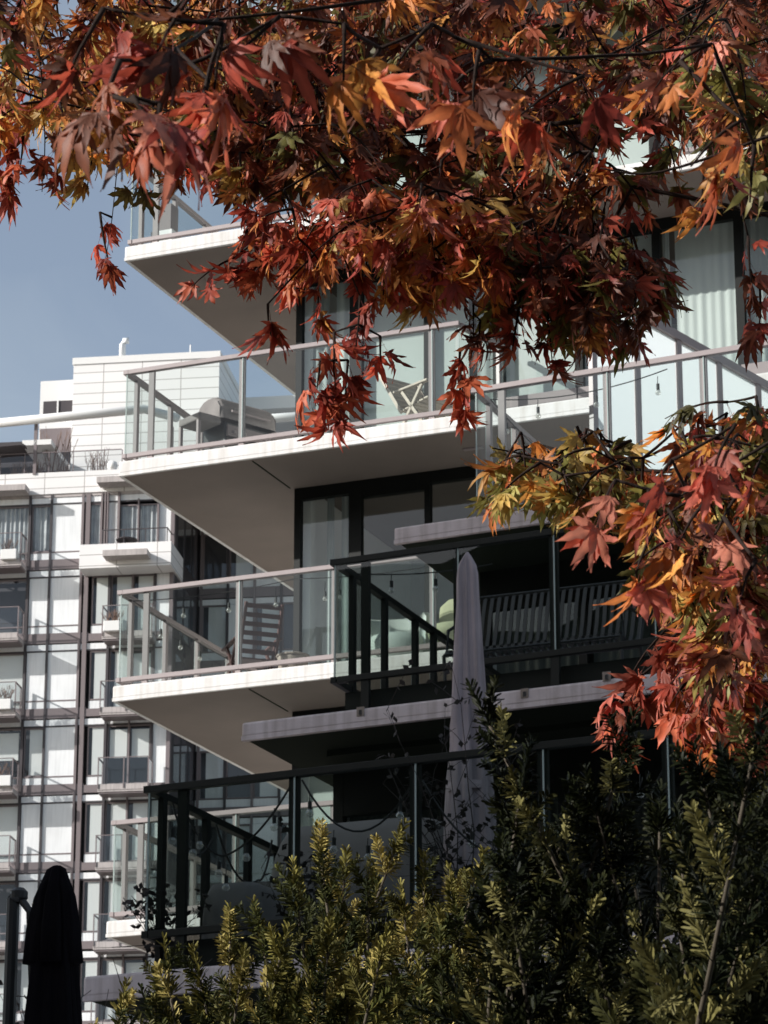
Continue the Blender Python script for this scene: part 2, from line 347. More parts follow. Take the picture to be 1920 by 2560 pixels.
# window walls of the wing
for (x0, y0), z0, z1, head, glassn, cur in (
        ((5.84, -3.2), 5.765, 8.4, .42, 'glass', [(0.06, .96, 0, .95, .02, 'dcurt')]),
        ((5.68, -6.6), 2.99, 5.545, .40, 'glass', [(0.05, .45, 0, .96, .025, 'dcurt'), (.62, .97, 0, .95, .02, 'dcurt')]),
        ((5.7, -9.9), .1, 2.8, .3, 'glass', None)):
    n = 7
    for k in range(n):
        xa = x0 + k * 1.12; xb = xa + 1.12
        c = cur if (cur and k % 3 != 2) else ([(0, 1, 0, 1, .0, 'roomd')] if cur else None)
        window(APT, xa, xb, y0 - k * 1.12 * SK, z0, z1, .10 if k == 0 else .04, .05, ft=head, curtain=c, slope=SK, frame='frame', glass=glassn)
    MB().box(x0 + .012, x0 + .15, y0 + .1, -.04, z0, z1 - .05).build('side_wall', M['wall'], APT)
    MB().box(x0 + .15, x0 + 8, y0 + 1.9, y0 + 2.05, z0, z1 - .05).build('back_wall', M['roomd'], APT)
# ground storeys, mostly out of the picture
MB().box(5.7, 14, -9.5, 0, -2.9, .1).build('base_wall', M['curb'], APT)
MB().box(1.8, 13, 1.3, 9, -2.9, .19).build('base_wall', M['wall'], APT)

# wing railings; curbs
def wl(x0, y0, t): return (x0 + t, y0 - t * SK)
zN = 8.57
r = railing(APT, [(6.30, -.2), (6.30, -4.5), wl(6.30, -4.5, 6.5)], zN, 9.90, [[.5, 1.4, 2.3, 3.2, 3.95], [.28, 1.40, 2.40, 3.4, 4.4, 5.4]], M['brown'], M['rglass'])
r = railing(APT, [(6.16, -3.3), (6.16, -7.7), wl(6.16, -7.7, 6.5)], 5.765, 7.20, [[1.3, 2.05, 2.52, 3.27, 4.02], [.30, 1.19, 2.09, 3.0, 3.9, 4.8]], M['char'], M['rglassd'], bz=.30, pw=.075)
r = railing(APT, [(5.98, -6.7), (5.98, -10.9), wl(5.98, -10.9, 6.5)], 2.99, 4.46, [[1.2, 1.79, 2.39, 3.19, 3.98], [.30, 1.26, 2.27, 3.3, 4.27, 5.2]], M['char'], M['rglassd'], bz=.28, pw=.08)
MB().prism([(6.22, -7.60), (12.2, -7.60 - 6 * SK), (12.2, -7.45 - 6 * SK), (6.37, -7.45), (6.37, -3.3), (6.22, -3.3)], 5.767, 6.0).build('curb', M['curb'], APT)
MB().prism([(6.08, -10.80), (12.2, -10.80 - 6 * SK), (12.2, -10.62 - 6 * SK), (6.24, -10.62), (6.24, -6.8), (6.08, -6.8)], 2.992, 3.25).build('curb', M['curb'], APT)
# angled frosted privacy screen on the middle terrace
sa = Vector((7.42, -4.15, 0)); sb = Vector((8.42, .0 - .15, 0)); sd_ = (sb - sa).normalized(); Ls = (sb - sa).length
fr_ = MB(); fr_.beam(sa + Vector((0, 0, 10.93)), sb + Vector((0, 0, 10.93)), .08, .09); fr_.beam(sa + Vector((0, 0, zN + .06)), sb + Vector((0, 0, zN + .06)), .06, .06)
for k in range(6):
    p = sa + sd_ * (Ls * k / 5); fr_.beam(p + Vector((0, 0, zN + .002)), p + Vector((0, 0, 10.885)), .09, .05, up=(sd_.y, -sd_.x, 0))
scr = fr_.build('privacy_screen', M['brown'], APT)
for k in range(5):
    p = sa + sd_ * (Ls * (k + .06) / 5); q_ = sa + sd_ * (Ls * (k + .94) / 5)
    MB().add([(p.x, p.y, zN + .1), (q_.x, q_.y, zN + .1), (q_.x, q_.y, 10.88), (p.x, p.y, 10.88)], [(0, 1, 2, 3)]).build('frosted_panel', M['frost'], scr)
# small outlet plates on the wing slab edges
for px, py in ((905, 1781), (1323, 1741), (1531, 1702)):
    p = at_y(px, py, -7.86); y = P2[1] - (p[0] - P2[0]) * SK
    o = MB().box(p[0] - .035, p[0] + .035, y - .008, y + .01, p[2] - .04, p[2] + .04).build('outlet_plate', M['wicker'], APT)
    MB().box(p[0] - .012, p[0] + .014, y - .014, y - .0085, p[2] - .03, p[2] + .012).build('outlet_slot', M['black'], o)

# ------------------------------------------------------------------ unseen block on the left, shaped along the sun rays to shade the terraces
nb = thing('unseen_shade_block', 'tall pale unseen block shaped to shade the terraces from the left', 'building')
MB().prism([(-20, -22), (-30, -30), (-30, -46), (-20, -46)], -2.9, 24.9).build('wall', M['shade_block'], nb)
for zz in range(7):
    wn = MB()
    for yy in range(7): wn.box(-19.99, -19.93, -44.5 + yy * 3.2, -43 + yy * 3.2, .2 + zz * 3.2, 2.0 + zz * 3.2)
    wn.build('shade_block_window_row', M['troom'], nb)

# unseen dark bank added behind the photographer to darken what the lower panes mirror
wb = MB(); r_ = random.Random(3); vs = []; fs = []
for i in range(121):
    for j in range(13):
        a = i / 120; h = j / 12; top = 31.3 + .5 * math.sin(i * .37) + .3 * math.sin(i * 1.13) + r_.uniform(-.5, .5)
        vs.append((-150 + 300 * a, -69 - 6 * h + 2.2 * math.sin(i * .9 + j) * (h < 1) + r_.uniform(-1.2, 1.2), -2.9 + (top + 2.9) * h))
        if i and j: k = i * 13 + j; fs.append((k, k - 1, k - 14, k - 13))
wb.add(vs, fs); tag(wb.build('added_dark_bank', M['bank']), kind='stuff')

# ------------------------------------------------------------------ balcony furniture
def slat_chair(name, label, loc, rot, mt, back_h=.62, w=.52, slats=7, recl=.25, group=None):
    t = thing(name, label, 'chair', group); t.location = loc; t.rotation_euler = (0, 0, rot)
    b = MB()
    for k in range(slats):
        z = .46 + back_h * k / (slats - 1); y = .22 + recl * (z - .40)
        b.beam((-w / 2, y, z), (w / 2, y, z), .018, back_h / slats * .66)
    for sx in (-1, 1): b.beam((sx * w / 2, .20, .36), (sx * w / 2, .22 + recl * (back_h + .08), .46 + back_h + .04), .03, .045)
    b.build('backrest', mt, t)
    s = MB()
    for k in range(6): s.beam((-w / 2, -.26 + k * .09, .42 - k * .008), (w / 2, -.26 + k * .09, .42 - k * .008), .07, .018, up=(0, 0, 1))
    s.build('seat', mt, t)
    for sx in (-1, 1):
        MB().beam((sx * (w / 2 + .02), -.32, 0), (sx * (w / 2 + .02), .16, .60), .03, .04).build('leg', mt, t)
        MB().beam((sx * (w / 2 + .02), .30, 0), (sx * (w / 2 + .02), -.22, .60), .03, .04).build('leg', mt, t)
        MB().beam((sx * (w / 2 + .025), -.34, .61), (sx * (w / 2 + .025), .30, .63), .06, .022).build('armrest', mt, t)
    return t
slat_chair('folding_chair', 'reddish brown slatted folding chair on the second white balcony, seen from behind', (1.35, .98, 8.59), math.radians(222), M['teak'], back_h=.50, w=.45, slats=6, recl=.45)
slat_chair('deck_chair', 'pale wooden slatted deck chair behind the railing of the upper white balcony', (3.75, .75, 11.39), math.radians(60), M['cedar'], back_h=.46, w=.56, recl=.75)

# covered barbecue
t = thing('barbecue_grill', 'grey covered barbecue grill with side shelves on the upper balcony corner', 'grill'); t.location = (.74, 1.75, 11.39); t.rotation_euler = (0, 0, math.radians(62))
MB().box(-.36, .36, -.24, .24, .10, .86).build('cart', M['black'], t, bevel=.03)
lid = MB(); prof = []
n_ = 9
for k in range(n_):
    a = math.pi * k / (n_ - 1); prof.append((-.27 * math.cos(a), .88 + .33 * math.sin(a) ** .7))
vs = []; fs = []
for s_, xx in enumerate((-.44, -.40, .40, .44)):
    sc_ = .86 if s_ in (0, 3) else 1
    for (y, z) in prof: vs.append((xx, y * sc_, .88 + (z - .88) * sc_))
    if s_:
        for k in range(n_ - 1): fs.append(((s_ - 1) * n_ + k, s_ * n_ + k, s_ * n_ + k + 1, (s_ - 1) * n_ + k + 1))
fs.append(tuple(range(n_))[::-1]); fs.append(tuple(range(3 * n_, 4 * n_)))
lid.add(vs, fs); lid.build('lid_cover', M['grill'], t, bevel=.02)
for sx in (-1, 1):
    MB().box(min(sx * .40, sx * .74), max(sx * .40, sx * .74), -.22, .22, .80, .90).build('side_shelf', M['grill'], t, bevel=.02)
    for yy in (-.2, .17): MB().box(sx * .72 - .02, sx * .72 + .02, yy, yy + .04, 0, .80).build('leg', M['brown'], t)
MB().tube([(-.3, -.30, .98), (.3, -.30, .98)], .016, 8).build('handle', M['brown'], t)
MB().box(-.34, .34, -.275, -.245, .66, .80).build('control_panel', M['brownd'], t)
for k in range(4): MB().lathe((-.24 + k * .16, -.28, .72), [(.02, -.02), (.024, 0), (.02, .02)], 8).build('knob', M['brown'], t)

t = thing('wicker_basket', 'beige wicker basket beside the brown folding chair on the second white balcony', 'basket'); t.location = (2.05, .62, 8.59)
MB().lathe((0, 0, 0), [(.14, 0), (.17, .12), (.18, .26), (.19, .30)], 14).build('basket_body', M['wicker'], t, smooth=True)
MB().tube([(.19 * math.cos(a), .19 * math.sin(a), .30) for a in [2 * math.pi * k / 16 for k in range(17)]], .014, 6).build('rim', M['wicker'], t)

t = thing('armchair', 'ivory rounded armchair behind the dark railing on the second white balcony', 'chair'); t.location = (3.32, .75, 8.59)
MB().lathe((0, 0, 0), [(.30, .10), (.36, .16), (.38, .32), (.33, .42), (.05, .44)], 20, 1.0, .9).build('seat', M['ivory'], t, smooth=True)
bk = MB(); vs = []; fs = []
for i in range(13):
    a = math.pi * (-.1 + 1.2 * i / 12); h = .70 + .06 * math.sin(a)
    for (rr, zz) in ((.40, .2), (.42, h - .06), (.38, h), (.33, h - .03), (.31, .3)): vs.append((rr * math.cos(a), rr * .85 * math.sin(a) + .02, zz))
    if i:
        for k in range(5): fs.append(((i - 1) * 5 + k, i * 5 + k, i * 5 + (k + 1) % 5, (i - 1) * 5 + (k + 1) % 5))
fs.append((4, 3, 2, 1, 0)); fs.append(tuple(range(60, 65)))
bk.add(vs, fs).build('backrest', M['ivory'], t, smooth=True)
for sx, sy in ((-1, -1), (1, -1), (1, 1), (-1, 1)): MB().tube([(sx * .22, sy * .2, 0), (sx * .2, sy * .18, .12)], .02).build('leg', M['brownd'], t)
t = thing('lounge_chair', 'lime green upholstered chair beside the mauve umbrella on the second white balcony', 'chair'); t.location = (4.05, .70, 8.59)
MB().lathe((0, .0, 0), [(.24, .30), (.30, .34), (.31, .42), (.27, .46)], 18).build('seat', M['lime'], t, smooth=True)
MB().lathe((0, .20, 0), [(.10, .44), (.24, .48), (.27, .62), (.25, .78), (.15, .86)], 16, 1.0, .28).build('backrest', M['lime'], t, smooth=True)
for sx, sy in ((-1, -1), (1, -1), (1, 1), (-1, 1)): MB().tube([(sx * .22, sy * .2, 0), (sx * .18, sy * .16, .32)], .014).build('leg', M['brownd'], t)

# slatted bench on the middle dark terrace
t = thing('slatted_bench', 'black metal bench with curved vertical slats behind the dark railing of the middle terrace', 'bench')
bx0, bx1, by, bz = 6.84, 8.45, -6.15, 5.765
prof = [(.26, 1.50), (.24, 1.46), (.18, 1.30), (.13, 1.10), (.06, .92), (-.02, .82), (-.14, .76), (-.34, .76), (-.5, .80), (-.56, .78), (-.58, .72)]
ns = 24
for k in range(ns):
    x = bx0 + (bx1 - bx0) * k / (ns - 1)
    pts = [Vector((x, by + a, bz + b)) for a, b in prof]
    s_ = MB()
    for a_, b_ in zip(pts[:-1], pts[1:]): s_.beam(a_, b_, .036, .012, up=(0, -.3, .95) if abs(b_.z - a_.z) < .1 else (0, -1, .2))
    s_.build('slat', M['black'], t)
fr_ = MB(); fr_.tube([(bx0 - .03, by + .26, bz + 1.50), (bx1 + .03, by + .26, bz + 1.50)], .018); fr_.tube([(bx0 - .03, by - .57, bz + .74), (bx1 + .03, by - .57, bz + .74)], .018)
fr_.tube([(bx0 - .03, by + .02, bz + .80), (bx1 + .03, by + .02, bz + .80)], .014); fr_.build('frame', M['black'], t)
for x in (bx0 - .03, bx1 + .03):
    MB().tube([(x, by + .26, bz + 1.50), (x, by + .0, bz + .82), (x, by + .14, bz)], .018).build('leg', M['black'], t)
    MB().tube([(x, by - .57, bz + .74), (x, by - .50, bz)], .018).build('leg', M['black'], t)
    MB().tube([(x, by + .10, bz + 1.10), (x, by - .30, bz + 1.08), (x, by - .46, bz + 1.0), (x, by - .50, bz + .76)], .016).build('armrest', M['black'], t)

# tap / small stand in the corner of that terrace
t = thing('garden_tap', 'small black tap on a post at the corner of the middle dark terrace', 'tap'); p = at_y(1085, 1740, -6.1)
MB().box(p[0] - .035, p[0] + .035, p[1] - .03, p[1] + .03, 5.77, 6.35).build('post', M['black'], t)
MB().tube([(p[0], p[1] - .03, 6.25), (p[0] - .06, p[1] - .08, 6.25), (p[0] - .08, p[1] - .09, 6.20)], .012).build('spout', M['black'], t)
MB().lathe((p[0] - .05, p[1] - .07, 6.27), [(.012, 0), (.035, .03), (.03, .045)], 8).build('knob', M['black'], t)

# covered furniture on the lower dark terrace (draped cloth with folds)
def draped(name, label, cat, x0, x1, y0, y1, z0, z1, sag, seed, mt, round_=.16, rough=.02):
    r_ = np.random.default_rng(seed); nx, ny = 30, 18; m_ = MB(); vs = []; fs = []
    ph = r_.uniform(0, 6.28, 8)
    ring = []
    per = 64; levels = 12
    cx, cy = (x0 + x1) / 2, (y0 + y1) / 2; hx, hy = (x1 - x0) / 2, (y1 - y0) / 2
    for L in range(levels + 1):
        v = L / levels; z = z1 - (z1 - z0) * v ** 1.0
        ins = 1 - round_ * max(0, (1 - v * 3.0)) ** 2
        for k in range(per):
            a = 2 * math.pi * k / per; ca, sa_ = math.cos(a), math.sin(a)
            e = 0.45; px_ = math.copysign(abs(ca) ** e, ca); py_ = math.copysign(abs(sa_) ** e, sa_)
            fold = rough * v * (math.sin(7 * a + ph[0]) + .7 * math.sin(13 * a + ph[1] + v * 2) + .5 * math.sin(23 * a + ph[2]))
            f = ins + fold + .05 * v * math.sin(2 * a + ph[3])
            zz = z + (sag * (.5 + .5 * math.sin(a + ph[4])) * (v > .0) * (1 - v) * .6)
            vs.append((cx + px_ * hx * f, cy + py_ * hy * f, zz + .03 * v * math.sin(5 * a + ph[5])))
        if L:
            for k in range(per): fs.append((L * per + k, L * per + (k + 1) % per, (L - 1) * per + (k + 1) % per, (L - 1) * per + k))
    top = len(vs); vs.append((cx, cy, z1 + sag * .15 + .02))
    for k in range(per): fs.append((k, (k + 1) % per, top))
    m_.add(vs, fs); o = m_.build(name, mt, None, smooth=True); return tag(o, label, cat)
draped('furniture_cover', 'long dark grey cloth cover over terrace furniture on the lower terrace', 'cover', 6.30, 7.9, -9.6, -8.3, 3.05, 4.38, .16, 3, M['cover'], rough=.035)
draped('furniture_cover', 'rounded dark grey cover bulging at the left end of the lower terrace', 'cover', 6.12, 6.62, -10.3, -9.65, 3.02, 3.80, .16, 5, M['cover'], round_=.2, rough=.06)
t = thing('wire_crate', 'dark wire crate half under the long grey cover on the lower terrace', 'crate'); c_ = MB()
for k in range(7):
    x = 6.62 + k * .07; c_.tube([(x, -10.35, 3.0), (x, -10.35, 3.42)], .005, 4)
for k in range(7): c_.tube([(6.62, -10.35, 3.0 + .07 * k), (7.04, -10.35, 3.0 + .07 * k)], .005, 4)
c_.build('grid', M['char'], t); MB().box(6.62, 7.04, -10.33, -9.98, 3.0, 3.40).build('crate_body', M['black'], t)

# ------------------------------------------------------------------ umbrellas
def closed_umbrella(name, label, x, y, zb, ztop, L, rad, mt, pole_mt, foldamp=.10, flap=True):
    t = thing(name, label, 'umbrella'); t.location = (x, y, zb); h = ztop - zb
    MB().tube([(0, 0, 0), (0, 0, h - .05)], .022, 10).build('pole', pole_mt, t)
    prof = [(.008, h), (rad * .16, h - L * .012), (rad * .36, h - L * .035), (rad * .44, h - L * .06), (rad * .46, h - L * .12), (rad * .52, h - L * .2), (rad * .60, h - L * .30), (rad * .68, h - L * .38), (rad * .74, h - L * .45), (rad * .70, h - L * .5), (rad * .84, h - L * .58), (rad * .93, h - L * .68), (rad * 1.0, h - L * .78), (rad * .97, h - L * .88), (rad * .9, h - L * .96), (rad * .84, h - L)]
    b = MB(); b.lathe((0, 0, 0), prof[::-1], 96, 1, .8, fold=foldamp, folds=4); b.build('canopy', mt, t, smooth=True)
    if flap:
      c = MB(); c.lathe((0, 0, 0), [(rad * .70, h - L * .24), (rad * .64, h - L * .15), (rad * .50, h - L * .07), (.05, h + .01), (.02, h + .03)], 40, 1, .82, fold=foldamp * .8, folds=5).build('vent_flap', mt, t, smooth=True)
    MB().lathe((0, 0, 0), [(rad * .90, h - L * .62), (rad * .92, h - L * .61), (rad * .90, h - L * .60)], 32, 1, .8).build('tie_strap', mt, t)
    MB().box(-.30, .30, -.30, .30, 0, .06).build('base', M['black'], t, bevel=.01)
    return t
closed_umbrella('closed_umbrella', 'tall closed mauve-grey umbrella standing on the lower terrace in front of the middle one', 8.10, -9.5, 2.99, 6.52, 3.2, .195, M['umb'], M['char'], .17, flap=False)
t = closed_umbrella('closed_umbrella', 'black closed cantilever umbrella with a side mast at the lower left', 8.47, -17, -.2, 2.42, 2.2, .225, M['umbd'], M['black'], .15)
MB().tube([(-.27, 0, 0), (-.27, 0, 2.48), (-.25, 0, 2.52)], .038, 10).build('mast', M['black'], t)
MB().tube([(-.24, 0, 2.50), (-.16, 0, 2.4), (-.10, 0, 1.6), (-.04, 0, 1.0)], .024, 8).build('arm', M['black'], t)
MB().lathe((-.235, 0, 2.50), [(.03, -.04), (.05, -.02), (.05, .02), (.03, .04)], 12).build('hinge', M['black'], t)

# podium garden in front of the wing (below the picture)
MB().box(1.0, 16, -20, -11.2, -2.9, -.2).build('garden_podium', M['wall']).__setitem__('kind', 'structure')

# ------------------------------------------------------------------ string lights
def sag_pts(a, b, s, n=14):
    a = Vector(a); b = Vector(b); return [a.lerp(b, i / (n - 1)) + Vector((0, 0, -s * 4 * (i / (n - 1)) * (1 - i / (n - 1)))) for i in range(n)]
def string_lights(label, wires, bulbs, drop=.10, r=.03, group='string lights on the balconies', wr=.006):
    t = thing('string_lights', label, 'string lights', group)
    m_ = MB()
    for w_ in wires: m_.tube(w_, wr, 5)
    m_.build('cable', M['wire'], t)
    for p in bulbs:
        p = Vector(p); s_ = MB(); s_.tube([p, p - Vector((.004, 0, drop))], .004, 5); s_.tube([p - Vector((0, 0, drop)), p - Vector((0, 0, drop + .06))], .016, 8)
        so_ = s_.build('socket', M['wire'], t)
        MB().lathe(tuple(p - Vector((0, 0, drop + .06 + 2 * r))), [(.004, 0), (r * .7, r * .25), (r, r * .9), (r * .75, r * 1.6), (r * .45, r * 2)], 12).build('bulb', M['bulb'], so_, smooth=True)
    return t
W1 = sag_pts((.1, .28, 9.70), (2.2, .3, 9.74), .05) + sag_pts((2.2, .3, 9.74), (4.3, .3, 9.72), .05)[1:]
W2 = sag_pts((.1, .28, 9.70), (.12, 4.2, 9.70), .05)
bl = [at_y(460, 1470, .3), at_y(573, 1462, .3), at_y(690, 1462, .3), at_y(813, 1425, .3), at_y(850, 1440, .3)]
bl = [(p[0], .3, 9.66) for p in bl] + [(.12, y, 9.66) for y in (1.0, 1.55, 2.1, 2.9)]
string_lights('string of clear bulbs hanging inside the railing of the second white balcony', [W1, W2], bl, drop=.12)
W1 = sag_pts((6.42, -4.4, 9.80), (8.3, -4.5, 9.82), .10); bl = [(6.48, -4.1, 9.72), (6.93, -4.42, 9.72), (7.55, -4.45, 9.74), (8.2, -4.5, 9.76)]
string_lights('string of clear bulbs under the brown rail of the highest wing terrace', [W1, sag_pts((6.42, -4.4, 9.8), (6.42, -1, 9.8), .08)], bl, drop=.08)
W1 = sag_pts((6.3, -7.55, 7.1), (7.5, -7.3, 7.12), .04)
string_lights('few clear bulbs strung across the corner of the middle dark terrace', [W1], [(6.62, -7.5, 7.08), (7.0, -7.4, 7.08), (7.2, -7.35, 7.08)], drop=.07)
yq = -10.72
A_ = [at_y(735, 1955, yq), at_y(640, 2075, yq), at_y(560, 2160, yq + .3), at_y(500, 2175, yq + .6)]
w1 = sag_pts(at_y(450, 1990, yq), at_y(560, 2140, yq + .4), .12) + sag_pts(at_y(560, 2140, yq + .4), at_y(735, 1950, yq), .10)[1:]
w2 = sag_pts(at_y(755, 1950, yq), at_y(1035, 1950, yq), .40)
w3 = sag_pts(at_y(540, 2060, yq + .3), at_y(645, 2200, yq + .8), .18) + sag_pts(at_y(645, 2200, yq + .8), at_y(680, 2100, yq + .8), .1)[1:]
w4 = sag_pts(at_y(1055, 1950, yq), at_y(1330, 2120, yq), .25) + sag_pts(at_y(1330, 2120, yq), at_y(1660, 1920, yq - .1), .3)[1:]
w5 = sag_pts(at_y(430, 2000, yq + .2), at_y(530, 2100, yq + .5), .25)
bb = [at_y(*p, yq + .1) for p in ((432, 2055), (484, 2085), (500, 2065), (548, 2135), (617, 2095), (566, 2170), (775, 1985), (835, 2075), (937, 2085), (920, 2095), (1000, 1990), (686, 2020), (1180, 2060), (1450, 2060), (1600, 1935))]
string_lights('long tangled garland of clear bulbs along the railing of the lower dark terrace', [w1, w2, w3, w4, w5], bb, drop=.06, r=.032, wr=.009)

# ------------------------------------------------------------------ plants on balconies
def twiggy(name, label, base, n, h, spread, seed, cat='shrub', group=None, leafr=.016, rad=.006, nleaf=16, lean=(0, 0)):
    r_ = random.Random(seed); t = thing(name, label, cat, group); t.location = base
    b = MB(); lf = MB()
    for k in range(n):
        a = r_.uniform(0, 6.28); s = r_.uniform(.2, 1) * spread; hh = h * r_.uniform(.55, 1)
        p = Vector((0, 0, 0)); d = Vector((math.cos(a) * s + lean[0], math.sin(a) * s + lean[1], hh)) / 7; pts = [p.copy()]
        for i in range(7):
            d += Vector((r_.uniform(-1, 1), r_.uniform(-1, 1), r_.uniform(-.6, .2))) * hh * .028; p = p + d; pts.append(p.copy())
        b.tube(pts, [rad * (1 - i / 9) for i in range(8)], 4)
        for i in range(2, 8):
            for q in range(2):
                if r_.random() < .55:
                    e = pts[i] + Vector((r_.uniform(-1, 1), r_.uniform(-1, 1), r_.uniform(-.3, 1))) * h * .13
                    b.tube([pts[i], (pts[i] + e) / 2 + Vector((0, 0, .01)), e], [rad * .5, rad * .4, rad * .3], 3)
                    for z in range(nleaf // 6):
                        c = pts[i].lerp(e, r_.random()) + Vector((r_.uniform(-1, 1), r_.uniform(-1, 1), r_.uniform(-1, 1))) * leafr
                        u = Vector((r_.uniform(-1, 1), r_.uniform(-1, 1), r_.uniform(-1, 1))).normalized() * leafr; v = u.cross(Vector((r_.uniform(-1, 1), r_.uniform(-1, 1), .5))).normalized() * leafr * .7
                        lf.add([c - u, c - v * .9 - u * .1, c + u, c + v + u * .1], [(0, 1, 2, 3)])
    b.build('stems', M['twig'], t); lf.build('leaves', M['dleaf'], t); return t
G = 'dark twiggy shrubs at the foot of the terraces'
spec = [(250, 2290, -12.2, 'dark bare-stemmed shrub with small round leaves just right of the black umbrella'),
        (420, 2280, -11.9, 'dark twiggy shrub under the corner of the lower terrace'),
        (560, 2300, -11.8, 'low dark twiggy shrub half hidden by the yew tips'),
        (345, 2330, -12.6, 'thin dark shrub with sparse leaves before the mauve slab edge')]
for i, (px, py, y, lb) in enumerate(spec):
    p = at_y(px, py, y); base = (p[0], p[1], -.2); twiggy('twiggy_shrub', lb, base, 9, max(2.2, p[2] + .2 + .15), .55, 20 + i, group=G, leafr=.034, rad=.009)
for (px, py, y, h, sp, lb, sd2) in ((420, 2330, -10.55, 1.05, .25, 'dark vine with heart-shaped leaves climbing the left corner of the lower railing', 41),
                                   (750, 2330, -10.6, 1.25, .35, 'dark climber wrapped around the second post of the lower railing', 42),
                                   (1190, 2380, -10.4, 2.5, .8, 'large dark climbing plant spreading over the mauve umbrella', 43),
                                   (1420, 2380, -10.2, 1.6, .6, 'dense dark plant behind the lower railing right of the mauve umbrella', 44)):
    p = at_y(px, py, y); twiggy('climbing_plant', lb, (p[0], p[1], 2.99), 10 if h < 2 else 16, h, sp, sd2, cat='plant', group='climbers on the lower terrace', leafr=.032, rad=.007, nleaf=24)
def palm(name, label, base, h, n, seed):
    r_ = random.Random(seed); t = thing(name, label, 'plant', 'potted palms on the lower terrace'); t.location = base
    MB().lathe((0, 0, 0), [(.13, 0), (.18, .28), (.19, .32), (.16, .32)], 14).build('pot', M['potd'], t)
    st = MB(); lf = MB()
    for k in range(n):
        a = r_.uniform(0, 6.28); pts = []
        for i in range(10):
            s = i / 9; pts.append(Vector((math.cos(a) * .55 * s ** 1.4 * h * .6, math.sin(a) * .55 * s ** 1.4 * h * .6, .3 + h * (s - .38 * s * s))))
        st.tube(pts, [.008 * (1 - .8 * i / 9) for i in range(10)], 4)
        for i in range(3, 10):
            for q in range(3):
                p = pts[i - 1].lerp(pts[i], q / 3); d = (pts[i] - pts[i - 1]).normalized(); sd3 = d.cross(Vector((0, 0, 1))).normalized()
                for sg in (-1, 1):
                    e = p + sd3 * sg * .17 * (1 - abs(i / 9 - .5)) + d * .08 - Vector((0, 0, .03)); w_ = d * .007
                    lf.add([p - w_, p + w_, e], [(0, 1, 2)])
    st.build('stems', M['palm'], t); lf.build('fronds', M['palm'], t)
p = at_y(1080, 2250, -9.2); palm('potted_palm', 'feathery green palm between the long grey cover and the mauve umbrella', (p[0], p[1], 2.99), 1.35, 13, 5)
p = at_y(1290, 2250, -9.2); palm('potted_palm', 'dark feathery palm right of the mauve umbrella behind the glass', (p[0] + .1, p[1], 2.99), 1.2, 12, 6)
t = thing('potted_plant', 'dark potted plant behind the glass at the corner of the topmost visible balcony', 'plant'); p = at_y(415, 590, .55); t.location = (p[0], .55, 14.19)
MB().box(-.15, .15, -.13, .13, 0, .34).build('planter', M['pot'], t, bevel=.01)
MB().box(-.12, .12, -.10, .10, .345, .70).build('lantern', M['brownd'], t, bevel=.01)
b = MB(); 
for k in range(14):
    a = random.uniform(0, 6.28); b.tube([(0, 0, .7), (math.cos(a) * .06, math.sin(a) * .05, .85), (math.cos(a) * .15, math.sin(a) * .12, .95 + random.uniform(0, .15))], .008, 4)
b.build('stems', M['rplant'], t)

exec_order = True
# ------------------------------------------------------------------ far tower
TA = math.radians(14.4); TO = Vector((-36.09, 67.15, 0))
TM = Matrix.Translation(TO) @ Matrix.Rotation(TA, 4, 'Z')
TW = thing('apartment_tower', 'pale apartment tower with brown mullions and small glass balconies far behind on the left', 'building'); TW.matrix_world = TM
def T(): return MB()
FL = [36.25 - 2.81 * k for k in range(14)]      # ceiling lines, top storey first
# body
T().box(-14, 3.36, .9, 12, -2.9, 36.2).box(3.36, 18, 4.6, 14, -2.9, 36.2).build('core_wall', M['troom'], TW)
def tpane(x0, x1, z0, z1, y, kind):
    o = T().box(x0, x1, y + .015, y + .06, z0, z1).build('wall_panel' if kind == 'tpanel' else 'window', M['tpanel'] if kind == 'tpanel' else M['troom'], TW) if kind == 'tpanel' else None
    if kind == 'tpanel': return o
    o = T().ring(x0, x1, z0 + .003, z1 - .003, .05, y + .03, y + .07).build('window', M['tbrown'], TW)
    T().add([(x0, y + .06, z0 + .06), (x1, y + .06, z0 + .06), (x1, y + .06, z1 - .06), (x0, y + .06, z1 - .06)], [(0, 1, 2, 3)]).build('pane', M['tglass'], o)
    if kind == 'curt': T().sheet((x0, y + .12), (x1, y + .12), z0, z1, .03, waves=int(max(3, (x1 - x0) / .16))).build('curtain', M['tcurt'], o)
    if kind == 'blind': T().sheet((x0 + .25 * (x1 - x0), y + .085), (x1, y + .085), z0, z1, 0).build('curtain', M['tblind'], o)
    if kind == 'half': T().sheet((x0 + .12 * (x1 - x0), y + .085), (x1 - .1 * (x1 - x0), y + .085), z0 + .45 * (z1 - z0), z1 - .15, 0).build('curtain', M['tblind'], o)
    return o
